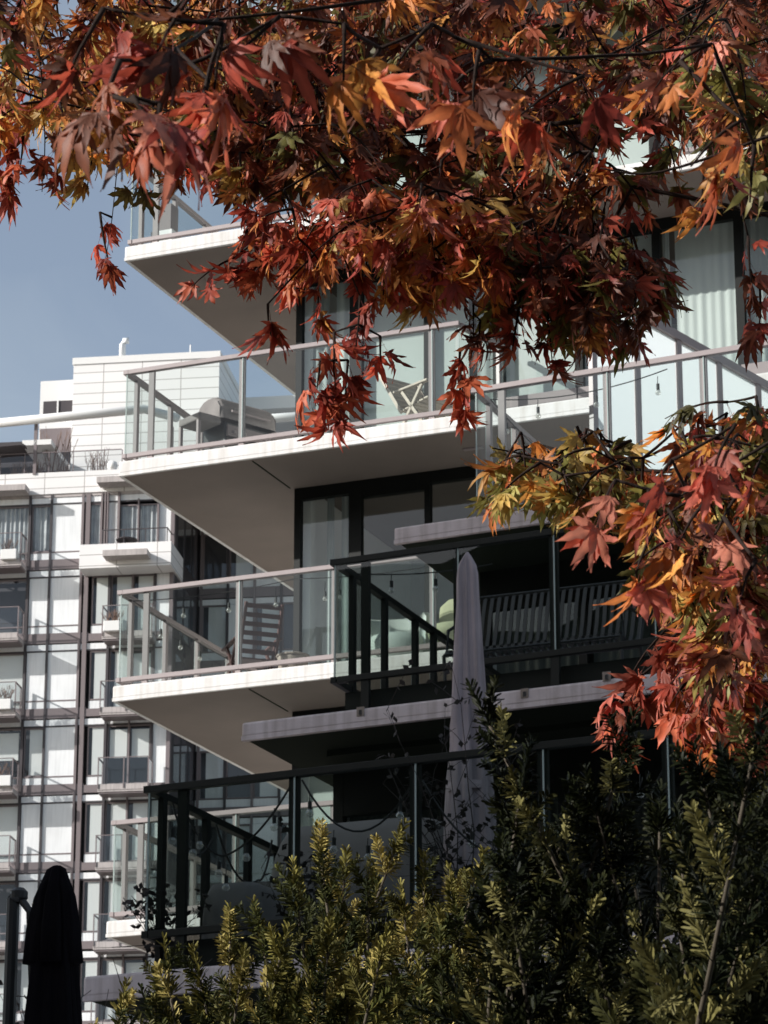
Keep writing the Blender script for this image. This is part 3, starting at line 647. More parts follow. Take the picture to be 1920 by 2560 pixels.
for k, zc in enumerate(FL):
    zf = zc - 2.81
    if k > 8: continue
    # spandrel bands (brown), light strips under them
    T().box(-9, .30, -.02, .12, zf - .02, zf + .36).build('spandrel', M['tbrown'], TW) if k >= 0 else None
    T().box(.30, 3.36, -.02, .12, zf + .02, zf + .30).build('spandrel', M['tbrown'], TW)
    T().box(-9, 3.3, .012, .10, zc - .28, zc - .06).build('head_strip', M['tpanel'], TW)
    T().box(-9, 3.3, .0, .12, zc - .34, zc - .28).build('transom', M['tdark'], TW)
    T().box(-1.95, .0, .012, .10, zf + .36, zf + .62).build('sill_panel', M['tpanel'], TW)
    T().box(-9, .0, .0, .11, zf + .62, zf + .67).build('transom', M['tbrown'], TW)
    z0, z1 = zf + .67, zc - .34
    kinds = ('curt', 'curt', 'tpanel') if k == 0 else (('blind', 'tpanel', 'tpanel') if k in (1, 2, 4, 5) else ('open', 'blind', 'tpanel'))
    tpane(-3.4, -2.02, zf + .36, z1, 0, 'curt' if k == 0 else ('blind', 'open', 'blind', 'half')[k % 4]); tpane(-4.6, -3.4, zf + .36, z1, 0, 'open')
    tpane(-1.95, -1.17, z0, z1, 0, kinds[1]); tpane(-1.17, -.02, z0, z1, 0, kinds[2])
    if k == 0:
        tpane(.04, .66, z0 - .3, z1, 0, 'curt'); tpane(1.03, 1.30, z0, z1, 0, 'tpanel') ; tpane(.93, 1.3, zf + .36, z1, 0, 'tpanel')
        tpane(1.3, 2.05, zf + .3, z1 - .1, 0, 'curt'); tpane(2.05, 2.78, zf + .3, z1 - .1, 0, 'curt'); tpane(2.8, 3.3, zf + .36, z1, 0, 'tpanel')
    else:
        tpane(.38, 1.02, zf + .62, z1, 0, 'blind'); T().box(.38, 1.02, .03, .1, zf + .31, zf + .6).build('sill_panel', M['tpanel'], TW)
        tpane(1.1, 1.9, zf + .30, z1, 0, 'blind' if k != 3 else 'half'); tpane(1.9, 2.7, zf + .30, z1, 0, 'blind' if k in (1, 4) else 'half')
        tpane(2.78, 3.28, zf + .31, z1, 0, 'tpanel')
    T().box(.04, .13, .2, .3, zf, zc).build('reveal', M['tdark'], TW)
z_lo = FL[8]
for x, w_, m_ in ((-2.02, .10, 'tdark'), (-1.21, .08, 'tdark'), (-.03, .09, 'tbrown'), (.17, .16, 'tbrown')):
    T().box(x - w_ / 2, x + w_ / 2, -.05, .10, z_lo, 36.28).build('mullion', M[m_], TW)
for x, w_, m_ in ((1.04, .09, 'tdark'), (1.9, .06, 'tbrown'), (2.74, .09, 'tdark')):
    T().box(x - w_ / 2, x + w_ / 2, -.045, .09, z_lo, 33.15).build('mullion', M[m_], TW)
T().box(.66, .72, -.1, .1, 33.9, 36.28).box(.78, .84, -.1, .1, 33.9, 36.28).box(.88, .93, -.1, .1, 33.9, 36.28).box(1.28, 1.36, -.1, .1, 33.9, 36.28).box(2.02, 2.08, -.06, .09, 33.9, 36.0).box(2.76, 2.83, -.1, .1, 33.9, 36.28).build('mullion', M['tbrown'], TW)
T().box(3.28, 3.42, -.1, .14, z_lo, 36.3).build('corner_column', M['tbrown'], TW)
# side wall of the bay, going back
T().box(3.36, 3.42, .14, 4.6, z_lo, 36.3).build('side_wall', M['tdark'], TW)
for k in range(9):
    zf = FL[k] - 2.81
    for j in range(3): T().box(3.43, 3.45, .5 + j * 1.35, 1.5 + j * 1.35, zf + .5, zf + 2.4).build('window', M['tglass'], TW)
# recessed wing to the right
for k in range(9):
    zf, zc = FL[k] - 2.81, FL[k]
    T().box(3.45, 12, 4.4, 4.55, zf - .02, zf + .36).build('spandrel', M['tbrown'], TW)
    T().box(3.45, 12, 4.45, 4.55, zc - .28, zc - .06).box(3.45, 12, 4.45, 4.55, zf + .36, zf + .66).build('head_strip', M['tpanel'], TW)
    for j in range(8):
        x0 = 3.6 + j * 1.02; kd = ('open', 'blind', 'tpanel', 'blind')[(j + k) % 4]
        tpane(x0, x0 + .95, zf + .67, zc - .3, 4.4, kd)
for j in range(9): 
    x = 3.56 + j * 1.02; T().box(x - .04, x + .04, 4.32, 4.5, z_lo, 36.3).build('mullion', M['tdark'] if j % 2 else M['tbrown'], TW)
# parapet and roof terrace
T().box(-14, 12, -.06, .25, 36.32, 37.16).build('parapet', M['tboard'], TW)
T().box(-14, 12, -.02, 12, 36.2, 36.32).build('roof_slab', M['tbalc'], TW)
rl = T(); 
for j in range(9): rl.box(-6 + j * .92, -5.97 + j * .92, .0, .03, 37.16, 37.95)
rl.box(-6, 1.35, -.01, .03, 37.95, 37.98); rg = rl.build('roof_railing', M['tbrown'], TW)
T().add([(-6, .015, 37.2), (1.35, .015, 37.2), (1.35, .015, 37.95), (-6, .015, 37.95)], [(0, 1, 2, 3)]).build('glass_panel', M['tglass'], rg)
# penthouse volumes
T().box(-1.18, 4.47, 2.5, 8, 37.1, 42.35).build('penthouse', M['tboard'], TW)
T().box(-1.22, 4.51, 2.46, 8.04, 42.35, 42.62).build('penthouse_cap', M['pot'], TW)
T().box(-2.55, -1.2, 2.9, 8, 39.4, 41.9).build('penthouse', M['pot'], TW)
wn = T().box(-2.4, -1.25, 2.84, 2.89, 40.35, 41.05).build('window', M['tdark'], TW); T().box(-1.86, -1.80, 2.80, 2.835, 40.35, 41.05).build('mullion', M['pot'], wn)
T().box(-2.5, -1.3, 2.86, 2.89, 39.0, 39.95).build('louvre', M['tbrown'], TW)
T().box(-5, -1.2, 3.2, 8, 37.1, 39.6).build('penthouse', M['tdark'], TW)
T().tube([(-6, -.2, 39.0), (2.2, -.2, 39.42), (3.2, 1.0, 39.45)], .17, 12).build('pergola_beam', M['pot'], TW, smooth=True)
T().tube([(3.8, 1.6, 39.4), (9.5, 1.6, 39.55)], .17, 12).build('pergola_beam', M['pot'], TW, smooth=True)
T().tube([(4.0, 5, 40.6), (9.5, 5, 40.8)], .12, 12).build('pergola_beam', M['tbalc'], TW, smooth=True)
for x in (-1.9, 2.9, 5.6, 8): T().box(x - .06, x + .06, 1.5 if x > 2 else -.1, 1.62 if x > 2 else .0, 37.1, 39.3).build('pergola_post', M['tbrown'], TW)
T().box(5.0, 12, 4.6, 9, 37.1, 38.4).build('penthouse', M['tbalc'], TW); T().box(5.0, 8.0, 4.4, 9, 40.9, 41.4).build('roof_screen', M['pot'], TW)
T().box(4.6, 10, 2.6, 4, 38.35, 38.75).build('terrace_beam', M['pot'], TW)
o = T(); o.add([(-6, -.6, 37.95), (-2.3, -.6, 38.1), (-2.3, 3, 38.7), (-6, 3, 38.7), (-6, -.6, 38.05), (-2.3, -.6, 38.2), (-2.3, 3, 38.8), (-6, 3, 38.8)], [(3, 2, 1, 0), (4, 5, 6, 7), (0, 1, 5, 4), (1, 2, 6, 5), (2, 3, 7, 6), (3, 0, 4, 7)]); o.build('canopy', M['tdark'], TW)
T().box(-2.4, -1.3, -.1, 2.9, 38.25, 38.45).build('canopy', M['pot'], TW)
v_ = T(); v_.tube([(.55, 3.2, 42.5), (.55, 3.2, 43.35), (.62, 3.2, 43.5), (.78, 3.2, 43.5)], .13, 10).build('roof_vent', M['tpanel'], TW, smooth=True)
T().tube([(3.2, 3.2, 42.6), (3.2, 3.2, 43.2)], .03, 6).build('roof_vent', M['pot'], TW)
# awnings over the bays
for (x0, x1, z) in ((-9, -2.05, 36.3), (.62, 2.4, 36.45), (1.12, 2.75, 33.35)):
    T().box(x0, x1, -.75 if z > 34 else -1.6, -.1, z, z + .22).build('canopy', M['tbalc'], TW)
# big parapet balcony
bx = T().box(.12, 3.5, -1.0, -.88, 33.1, 34.0).box(3.38, 3.5, -.88, 1.2, 33.1, 34.0).box(.12, .24, -.88, 0, 33.1, 34.0).box(.24, 3.38, -.88, -.02, 33.1, 33.25).build('parapet_balcony', M['tboard'], TW)
rl = T().box(.9, 3.3, -.85, -.82, 34.55, 34.59)
for x in (.9, 1.7, 2.5, 3.3): rl.box(x, x + .03, -.85, -.82, 34.0, 34.55)
rl.box(3.3, 3.33, -.85, .9, 34.55, 34.59); rl.build('balcony_railing', M['tdark'], TW)
# small balconies
def tbalc(x0, x1, z, dep):
    o = T().box(x0, x1, -dep, -.12, z - .12, z + .05).build('small_balcony', M['tbalc'], TW)
    T().box(x0, x1, -dep - .02, -dep - .001, z - .05, z + .16).build('fascia', M['tbalc'], o)
    T().box(x0 + .03, x1 - .03, -dep + .03, -.15, z - .18, z - .125).build('underside', M['tbrown'], o)
    rl = T()
    for x in (x0, (x0 + x1) / 2, x1 - .04): rl.box(x, x + .04, -dep - .05, -dep - .021, z, z + 1.1)
    rl.box(x0, x0 + .04, -dep + .0, -.16, z + 1.07, z + 1.12); rl.box(x1 - .04, x1, -dep + .0, -.16, z + 1.07, z + 1.12)
    rl.box(x0, x1, -dep - .05, -dep - .02, z + 1.10, z + 1.13)
    rl.box(x1 - .04, x1, -.22, -.16, z, z + 1.07); rl.box(x0, x0 + .04, -.22, -.16, z, z + 1.07); r_ = rl.build('railing', M['tbrown'], o)
    T().add([(x0, -dep - .03, z + .15), (x1, -dep - .03, z + .15), (x1, -dep - .03, z + 1.1), (x0, -dep - .03, z + 1.1)], [(0, 1, 2, 3)]).build('glass_panel', M['tglass'], r_)
    T().add([(x1 - .02, -dep, z + .15), (x1 - .02, -.2, z + .15), (x1 - .02, -.2, z + 1.07), (x1 - .02, -dep, z + 1.07)], [(0, 1, 2, 3)]).build('glass_panel', M['tglass'], r_)
for k in range(8):
    tbalc(-6.0, -2.05, FL[k] - 2.81 + .02, .95)
    if k > 0: tbalc(1.0, 2.85, FL[k] - 2.81 - .05, .85)

def loc_t(x, y, z): return TM @ Vector((x, y, z))
# things on the tower: roof planters and balcony plants
def rplant(label, x, y, z, n, h, seed, sp=.3, group='dry plants on the tower roof terrace', planter=True, w=.5):
    r_ = random.Random(seed); t = thing('rooftop_plant', label, 'plant', group); t.location = loc_t(x, y, z); t.rotation_euler = (0, 0, TA)
    if planter: MB().box(-w / 2, w / 2, -.2, .2, 0, .38).build('planter', M['pot'], t, bevel=.02)
    b = MB()
    for k in range(n):
        x0 = r_.uniform(-w / 2, w / 2) * .8; a = r_.uniform(-1, 1) * sp; hh = h * r_.uniform(.5, 1)
        b.tube([(x0, 0, .05 if not planter else .3), (x0 + a * .3, r_.uniform(-.1, .1), .3 + hh * .5), (x0 + a, r_.uniform(-.15, .15), .3 + hh)], [.02, .014, .008], 4)
        for q in range(3):
            s = r_.uniform(.4, .9); p = Vector((x0 + a * s, 0, .3 + hh * s)); b.tube([p, p + Vector((r_.uniform(-.12, .12), r_.uniform(-.1, .1), .16))], .007, 3)
    b.build('stems', M['rplant'], t)
rplant('tall reddish bare shrub in a white trough on the tower roof terrace', -1.15, .55, 36.35, 26, 2.6, 1, .5, w=.9)
rplant('low dry grass behind the roof railing, left of the white trough', -2.3, .5, 36.7, 50, .9, 2, .12, planter=False, w=1.6)
rplant('thin upright dry stems on the roof terrace right of the white trough', .35, .5, 36.7, 22, 1.3, 3, .12, planter=False, w=1.0)
t = thing('garden_ball', 'white round ball at the end of the tower roof railing', 'ornament'); t.location = loc_t(1.0, -.2 + .3, 37.16)
MB().lathe((0, 0, 0), [(.05, 0), (.15, .06), (.2, .2), (.15, .34), (.04, .4)], 16).build('ball', M['pot'], t, smooth=True)
t = thing('balcony_table', 'dark round table behind the railing of the white parapet balcony', 'table'); t.location = loc_t(1.75, -.5, 33.26)
MB().lathe((0, 0, 0), [(.38, .98), (.40, 1.0), (.38, 1.03)], 20).build('tabletop', M['tdark'], t); MB().tube([(0, 0, 0), (0, 0, .98)], .03).build('leg', M['tdark'], t)
for i, (x, z, lb) in enumerate(((-2.5, FL[0] - 2.7, 'leafy pots on the uppermost left balcony of the tower'), (1.4, FL[1] - 2.75, 'pinkish plants on the right tower balcony below the parapet'), (-2.4, FL[3] - 2.7, 'bushy plants on the fourth left balcony of the tower'), (-2.5, FL[2] - 2.7, 'pale flowering pot on the third left balcony of the tower'))):
    rplant(lb, x, -.9, z, 18, .6, 30 + i, .25, group='potted plants on the tower balconies', w=.6)
t = thing('flat_screen', 'small dark screen on the sill behind the tower window', 'screen'); t.location = loc_t(.72, -.02, FL[1] - 2.81 + .62); t.rotation_euler = (0, 0, TA)
MB().box(-.15, .15, .20, .23, .02, .36).build('panel', M['tdark'], t); MB().box(-.05, .05, .19, .25, 0, .02).build('stand', M['tdark'], t)

# ------------------------------------------------------------------ foliage machinery (numpy)
class NB:
    def __init__(s): s.v = []; s.f = []; s.c = []; s.n = 0
    def add(s, v, f, c): s.v.append(v); s.f.append(f + s.n); s.c.append(c); s.n += len(v)
    def build(s, name, m, parent):
        v = np.concatenate(s.v).astype(np.float32); f = np.concatenate(s.f).astype(np.int32); c = np.concatenate(s.c).astype(np.float32)
        me = bpy.data.meshes.new(name); me.vertices.add(len(v)); me.vertices.foreach_set('co', v.ravel())
        k = f.shape[1]; me.loops.add(f.size); me.loops.foreach_set('vertex_index', f.ravel()); me.polygons.add(len(f))
        me.polygons.foreach_set('loop_start', np.arange(0, f.size, k, dtype=np.int32)); me.polygons.foreach_set('use_smooth', np.ones(len(f), bool)); me.update(calc_edges=True)
        a = me.color_attributes.new('col', 'FLOAT_COLOR', 'POINT'); cc = np.ones((len(v), 4), np.float32); cc[:, :3] = c; a.data.foreach_set('color', cc.ravel())
        me.materials.append(m); o = bpy.data.objects.new(name, me); COL.objects.link(o)
        if parent: o.parent = parent
        return o

def maple_leaf(r_):
    """flat palmate leaf, tip along -z (hanging), unit length; returns verts, quads, tipness"""
    sp_ = r_.uniform(.66, 1.05)
    lobes = [(0, 1.0), (33, .93), (-33, .93), (68, .74), (-68, .74), (112, .40), (-112, .40)]
    vs = []; fs = []; tp = []; curl = r_.uniform(.0, 1.1); fold = r_.uniform(.1, .45); twist = r_.uniform(-.3, .3)
    nseg = 7
    for (ang, L) in lobes:
        a = math.radians(ang * sp_ + r_.uniform(-5, 5)); L = L * r_.uniform(.88, 1.08); wmax = .104 * L * r_.uniform(.8, 1.15) + .008
        lc = curl + r_.uniform(-.35, .45); ph0 = r_.uniform(0, 6); bnd = r_.uniform(-1.6, 1.6); base = len(vs); tw = r_.uniform(-.35, .35)
        for i in range(nseg + 1):
            s = i / nseg
            wd_ = wmax * (math.sin(math.pi * min(1, (s * .86 + .14)) ** .85) ** .8 if s < 1 else 0.02)
            wd_ *= (1 + (.24 if i % 2 else -.14) * (s > .35)) ; wd_ = max(wd_, .0015)
            if s < .2: wd_ = max(wd_, .045 * L)
            rr = s * L; droop = -lc * rr * rr * .5
            for side in (-1, 0, 1):
                x = side * wd_; z = -(rr - (0.02 if side else 0)); y = droop + abs(side) * wd_ * fold + side * wd_ * tw * s
                y += side * .022 * math.sin(s * 8 + ph0 + ang) * (s > .2) - .35 * lc * max(0, s - .72) ** 1.5 * L; x += .05 * L * math.sin(s * 2.4) * bnd; vs.append((x * math.cos(a) - z * math.sin(a), y, x * math.sin(a) + z * math.cos(a))); tp.append(s)
            if i:
                b = base + (i - 1) * 3; fs += [(b, b + 1, b + 4, b + 3), (b + 1, b + 2, b + 5, b + 4)]
    # petiole, going up from the leaf base
    b = len(vs); pl = .55; k = .006
    for i in range(3):
        s = i / 2; yy = -.10 * s * s
        vs += [(-k, yy, s * pl), (k, yy, s * pl), (0, yy + k * 1.5, s * pl)]; tp += [-1] * 3
    for i in range(2):
        c0 = b + i * 3
        for q in range(3): fs.append((c0 + q, c0 + (q + 1) % 3, c0 + 3 + (q + 1) % 3, c0 + 3 + q))
    mid = np.array([1.0 if (i % 3 == 1 and t >= 0) else 0.0 for i, t in enumerate(tp)])
    return np.array(vs), np.array(fs), np.array(tp), mid
LR = random.Random(5); LEAVES = [maple_leaf(LR) for _ in range(28)]
def rot_from(axis_z, yaw):
    """3x3 whose -z column points along the droop direction"""
    d = -np.asarray(axis_z) / np.linalg.norm(axis_z); h = np.array([math.cos(yaw), math.sin(yaw), 0.0]); x = h - d * (h @ d)
    x /= np.linalg.norm(x); y = np.cross(d, x); return np.stack([x, y, d], 1)
PAL = {   # leaf colours; the dark ones also stand in for crown shade
    'red': [(.36, .062, .034), (.29, .050, .030), (.42, .10, .045), (.22, .034, .024)],
    'dark': [(.16, .042, .022), (.12, .040, .020), (.20, .055, .022), (.09, .028, .016)],
    'orange': [(.50, .18, .04), (.55, .25, .06), (.40, .14, .04), (.44, .12, .04)],
    'gold': [(.46, .27, .07), (.42, .29, .08), (.50, .24, .06)],
    'green': [(.22, .20, .055), (.29, .25, .075), (.16, .15, .045), (.38, .26, .08)],
    'pink': [(.42, .12, .085), (.48, .17, .11), (.38, .09, .06)],
    'olive': [(.12, .10, .025), (.16, .12, .03), (.09, .08, .02)],
}
def add_leaf(nb, pos, droop, yaw, size, col, col2):
    v, f, tp, mid = LEAVES[rng.integers(len(LEAVES))]; R_ = rot_from(droop, yaw)
    sx = rng.choice([-1, 1]); v2 = v * np.array([sx * rng.uniform(.8, 1.05), 1, rng.uniform(.9, 1.1)]); v2 = v2 - np.array([0, -.10, .55])
    v2 = v2 * size @ R_.T + pos
    t_ = np.clip(tp, 0, 1)[:, None] ** 2 * rng.uniform(0, 1); c = np.array(col) * (1 - t_) + np.array(col2) * t_
    c = c * rng.uniform(.75, 1.75) * (1 + .45 * mid[:, None] * np.array([1, 1.1, 1.0])); c[tp > .86] *= rng.uniform(.25, 1.0); c[tp < 0] = (.30, .07, .05)
    nb.add(v2, f, c)

MAP = thing('maple_tree', 'Japanese maple with red, orange and green autumn leaves hanging across the top and right', 'tree')
fol = NB(); br = MB()
TR = CAM + np.array([2.6, 4.2, 0]); TR[2] = -2.9
up = np.array([0, 0, 1.0])
def curve(a, b, bow, n=10, jit=.02):
    a = np.array(a); b = np.array(b); L = np.linalg.norm(b - a); pts = []
    o = rng.normal(size=3) * jit * L
    for i in range(n):
        s = i / (n - 1); pts.append(a + (b - a) * s + np.array([0, 0, bow * L]) * 4 * s * (1 - s) + o * math.sin(s * 5) * (1 - s) + rng.normal(size=3) * jit * .25 * L * (0 < i < n - 1))
    return pts
nodes = []      # points on limbs the sprays hang from
def limb(pts, r0, r1, keep=True):
    n = len(pts); r0 *= .22; r1 *= .22; br.tube([tuple(p) for p in pts], [r0 + (r1 - r0) * i / (n - 1) for i in range(n)], 7)
    if keep: nodes.extend([np.array(p) for p in pts[1:]])
trunk_top = TR + np.array([-.1, .1, 3.3])
tm = MB(); tm.tube([tuple(p) for p in curve(TR, trunk_top, 0, 8, .03)], [.12, .10, .095, .09, .085, .08, .075, .07], 12)
tm.build('trunk', M['bark'], MAP, smooth=True)
def LP(lst): return [at_d(px, py, d) for px, py, d in lst]
def smooth_path(pts, sub=4):
    out = []; P = [np.array(p) for p in pts]
    for i in range(len(P) - 1):
        p0 = P[max(i - 1, 0)]; p1 = P[i]; p2 = P[i + 1]; p3 = P[min(i + 2, len(P) - 1)]
        for k in range(sub):
            t = k / sub; out.append(.5 * ((2 * p1) + (-p0 + p2) * t + (2 * p0 - 5 * p1 + 4 * p2 - p3) * t * t + (-p0 + 3 * p1 - 3 * p2 + p3) * t ** 3))
    out.append(P[-1]); return out
LIMBS = [  # (px, py, distance) along each limb, from the right and above into the picture
    ([(2500, -500, 5.0), (1900, -300, 5.0), (1300, -150, 5.1), (700, -60, 5.2), (150, -20, 5.4), (-400, 60, 5.6)], .030, .012),
    ([(2500, 300, 5.0), (2000, 250, 4.9), (1500, 300, 4.9), (1000, 330, 5.0), (600, 300, 5.1), (250, 250, 5.2)], .026, .007),
    ([(2400, 700, 4.8), (2000, 560, 4.8), (1600, 470, 4.8), (1250, 420, 4.9), (1020, 560, 4.9), (850, 690, 4.9)], .020, .004),
    ([(2400, -200, 6.5), (1700, 0, 6.4), (1000, 60, 6.3), (300, 120, 6.3), (-300, 200, 6.4)], .024, .010),
    ([(2500, 1250, 4.3), (2050, 1180, 4.3), (1700, 1180, 4.4), (1450, 1160, 4.5), (1230, 1120, 4.5)], .020, .004),
    ([(2500, 1700, 4.2), (2100, 1500, 4.3), (1800, 1480, 4.4), (1640, 1600, 4.4), (1560, 1720, 4.4)], .016, .004),
    ([(2400, -700, 4.2), (1000, -900, 4.3), (-300, -700, 4.2), (-900, -400, 4.2), (-1500, -100, 4.2)], .03, .01),
    ([(-200, -600, 4.8), (-500, -200, 4.6), (-900, 100, 4.4), (-1400, 250, 4.2)], .02, .008),
    ([(2300, -400, 3.4), (1700, -120, 3.4), (1200, -40, 3.3), (800, 20, 3.2), (420, 60, 3.2)], .018, .006),
    ([(2300, 200, 3.6), (1950, 330, 3.6), (1650, 430, 3.6), (1500, 420, 3.6)], .012, .004),
    ([(-200, -300, 5.0), (60, 0, 5.0), (110, 300, 5.0), (105, 480, 5.0)], .008, .003),
    ([(230, -200, 5.2), (300, 200, 5.2), (285, 500, 5.2), (262, 660, 5.2)], .007, .002),
    ([(2400, 1000, 3.1), (2050, 1050, 3.1), (1850, 1150, 3.1), (1700, 1240, 3.1)], .012, .004),
]
for lst, r0, r1 in LIMBS:
    P = smooth_path(LP(lst), 5); limb(P, r0, r1)
    if lst[0][0] > 1999:   # join to the trunk outside the picture
        c = curve(trunk_top + np.array([0, 0, rng.uniform(-.5, 0)]), P[0], .06, 8, .01); limb(c, max(.05, r0 * 1.3), r0, keep=False)
    else:
        c = curve(nodes[2] if lst[0][0] < 0 else nodes[20], P[0], .06, 6, .01); limb(c, r0 * 1.4, r0, keep=False)

def spray(start, direction, length, nleaf, size, pal, connect=True, dens=2):
    """a drooping twig with opposite leaves"""
    d = np.array(direction, float); d /= np.linalg.norm(d); pts = [np.array(start)]; step = length / 6
    for i in range(6):
        d = d + np.array([0, 0, -.13]) + rng.normal(size=3) * .06; d /= np.linalg.norm(d); pts.append(pts[-1] + d * step)
    br.tube([tuple(p) for p in pts], [.0026 * (1 - i / 9) for i in range(7)], 4)
    if connect:
        N_ = np.array(nodes); k = np.argsort(np.linalg.norm(N_ - pts[0], axis=1))[0]; c = curve(N_[k], pts[0], rng.uniform(-.03, .01), 7, .006)
        br.tube([tuple(p) for p in c], [.0024 - .0008 * i / 6 for i in range(7)], 4)
        nodes.append(c[3]); nodes.append(pts[0]); nodes.append(pts[3])
    for i in range(nleaf):
        s = (i + .12) / nleaf * 6; k = min(5, int(s)); p = pts[k] + (pts[k + 1] - pts[k]) * (s - k)
        for q in range(dens if i < nleaf - 1 else 3):
            out = rng.normal(size=3) * .7; out[2] = -rng.uniform(.35, 1.4); out += d * .5
            name = pal if isinstance(pal, str) else pal[rng.integers(len(pal))]; cl = PAL[name]
            add_leaf(fol, p, out, rng.uniform(0, 6.283), size * rng.uniform(.72, 1.18), cl[rng.integers(len(cl))], cl[rng.integers(len(cl))])

def inpoly(x, y, P):
    c = False; j = len(P) - 1
    for i in range(len(P)):
        if (P[i][1] > y) != (P[j][1] > y) and x < (P[j][0] - P[i][0]) * (y - P[i][1]) / (P[j][1] - P[i][1]) + P[i][0]: c = not c
        j = i
    return c
def fill(poly, n, d0, d1, length, nleaf, size, pal, dirx=(-.6, .6)):
    xs = [p[0] for p in poly]; ys = [p[1] for p in poly]; k = 0
    while k < n:
        x = rng.uniform(min(xs), max(xs)); y = rng.uniform(min(ys), max(ys))
        if not inpoly(x, y, poly): continue
        k += 1; p = at_d(x, y, rng.uniform(d0, d1)); dr = _r * rng.uniform(*dirx) + _w * rng.uniform(-.5, .5) + up * rng.uniform(-.7, .1)
        spray(p, dr, length * rng.uniform(.6, 1.2), nleaf, size, pal)
S = .044
RD, OR, DK = ['red', 'orange', 'dark'], ['orange', 'gold', 'orange', 'dark', 'red'], ['dark', 'dark', 'red', 'olive', 'orange', 'dark']
# canopy out of view above and left, added to shade the leaves in view
fill([(-300, -600), (2300, -600), (2300, -60), (-300, -60)], 120, 4.4, 6.8, .2, 5, S, DK)
fill([(-1300, -800), (-150, -800), (-100, 100), (-1300, 250)], 40, 3.6, 5.4, .22, 5, S, OR)
# upper band, in focus
fill([(0, -60), (560, -60), (560, 260), (330, 320), (60, 260), (0, 230)], 78, 4.8, 6.2, .10, 4, S, ['orange', 'gold', 'orange', 'dark', 'red', 'gold'])
fill([(450, -60), (1920, -60), (1920, 200), (1750, 260), (1300, 330), (700, 360), (450, 280)], 190, 4.8, 6.3, .12, 4, S, ['dark', 'dark', 'dark', 'olive', 'orange', 'red'])
fill([(560, 200), (1500, 200), (1560, 420), (1500, 560), (1150, 560), (950, 500), (820, 430), (560, 340)], 120, 4.7, 5.6, .10, 4, S, ['dark', 'dark', 'olive', 'dark', 'orange', 'red'])  # mostly dark leaf colours, putting the crown's shade into this zone
fill([(800, 420), (1200, 470), (1290, 640), (1040, 640), (860, 580)], 42, 4.6, 4.9, .09, 4, S, ['orange', 'gold', 'orange', 'red', 'pink'])
fill([(1230, 540), (1600, 560), (1630, 700), (1500, 760), (1280, 710)], 58, 4.6, 5.0, .08, 4, S, ['dark', 'dark', 'olive', 'red'])
fill([(1620, 60), (1920, 40), (1920, 330), (1780, 330)], 26, 4.2, 4.9, .12, 4, S, ['green', 'orange', 'dark', 'olive', 'pink'])
fill([(560, 480), (780, 470), (900, 560), (820, 660), (640, 590)], 14, 4.7, 5.0, .08, 3, .043, ['red', 'red', 'orange', 'pink'])
# near, out-of-focus leaves across the top
for (x, y, d, n, pl) in ((300, 150, 2.5, 2, ['dark']), (400, 260, 2.4, 1, ['red']), (330, 240, 2.4, 1, ['pink']), (520, 200, 2.7, 1, ['red', 'dark']), (560, 60, 2.6, 2, ['red']), (700, 40, 2.8, 1, ['dark', 'red']),
                          (860, 60, 2.8, 2, ['red', 'orange']), (950, 120, 2.9, 1, ['dark']), (1080, 60, 2.9, 2, ['red', 'dark']), (1200, 120, 3.0, 1, ['dark']), (260, 20, 2.6, 2, ['dark', 'red']), (480, -20, 2.6, 2, ['red', 'dark'])):
    spray(at_d(x, y, d), _r * rng.uniform(-.6, .6) + up * -.5, .06, n, .052, pl, dens=1)
for (x, y, d) in ((1230, 150, 3.0), (1460, 190, 2.9), (1780, 110, 3.1), (1860, 300, 3.0)): spray(at_d(x, y, d), _r * -.7 + up * -.2, .07, 2, .050, ['pink', 'red', 'orange'], dens=1)
# hanging clusters
def hang(x, y, d, L, n, pal, size=S, dr=(0, -1)):
    spray(at_d(x, y, d), _r * dr[0] + up * dr[1], L, n, size, pal)
for a in ((250, 530, 5.2, .10, 3, 'red', .046), (60, 300, 5.0, .10, 3, ['orange', 'red']), (140, 330, 5.0, .08, 3, ['red', 'dark']), (20, 330, 5.0, .11, 3, 'red'),
          (230, 370, 5.0, .07, 2, ['gold', 'orange']), (350, 360, 5.0, .08, 3, 'olive'), (600, 380, 4.9, .08, 3, ['orange', 'gold']), (450, 340, 4.9, .08, 3, ['dark', 'orange']),
          (720, 610, 4.9, .06, 2, 'red', .045), (800, 670, 4.8, .08, 3, ['red', 'orange']), (900, 740, 4.6, .09, 3, 'red'), (835, 830, 4.6, .09, 4, 'red', .046), (870, 900, 4.6, .07, 3, 'red', .046), (800, 900, 4.6, .05, 2, 'red', .044), (840, 1000, 4.6, .04, 2, 'red', .044), (950, 840, 4.6, .04, 2, 'red', .046),
          (960, 660, 4.8, .06, 2, ['orange', 'red']), (1060, 640, 4.8, .06, 3, ['red', 'orange']), (1180, 720, 4.7, .08, 3, 'dark'), (1200, 800, 4.7, .05, 2, ['dark', 'red']), (1150, 880, 4.7, .06, 2, 'red', .048), (1150, 990, 4.7, .03, 1, 'red', .044),
          (1300, 750, 4.7, .08, 3, ['dark', 'red']), (1370, 790, 4.7, .07, 3, ['dark', 'red']), (1480, 720, 4.6, .07, 3, ['dark', 'orange']), (1590, 700, 4.6, .06, 3, 'dark'),
          (1870, 590, 4.6, .10, 3, ['dark', 'red']), (1900, 720, 4.6, .08, 3, ['dark', 'red']), (1885, 360, 3.2, .06, 1, ['green', 'gold']), (670, 760, 4.7, .05, 2, 'red', .048), (1760, 420, 4.4, .07, 2, ['pink', 'orange'])):
    hang(*a[:6], **({'size': a[6]} if len(a) > 6 else {}))
for a in ((600, 640, -.9), (680, 590, -.7), (740, 600, -.8)): spray(at_d(a[0], a[1], 4.9), _r * a[2] + up * -.2, .09, 3, .044, 'red')
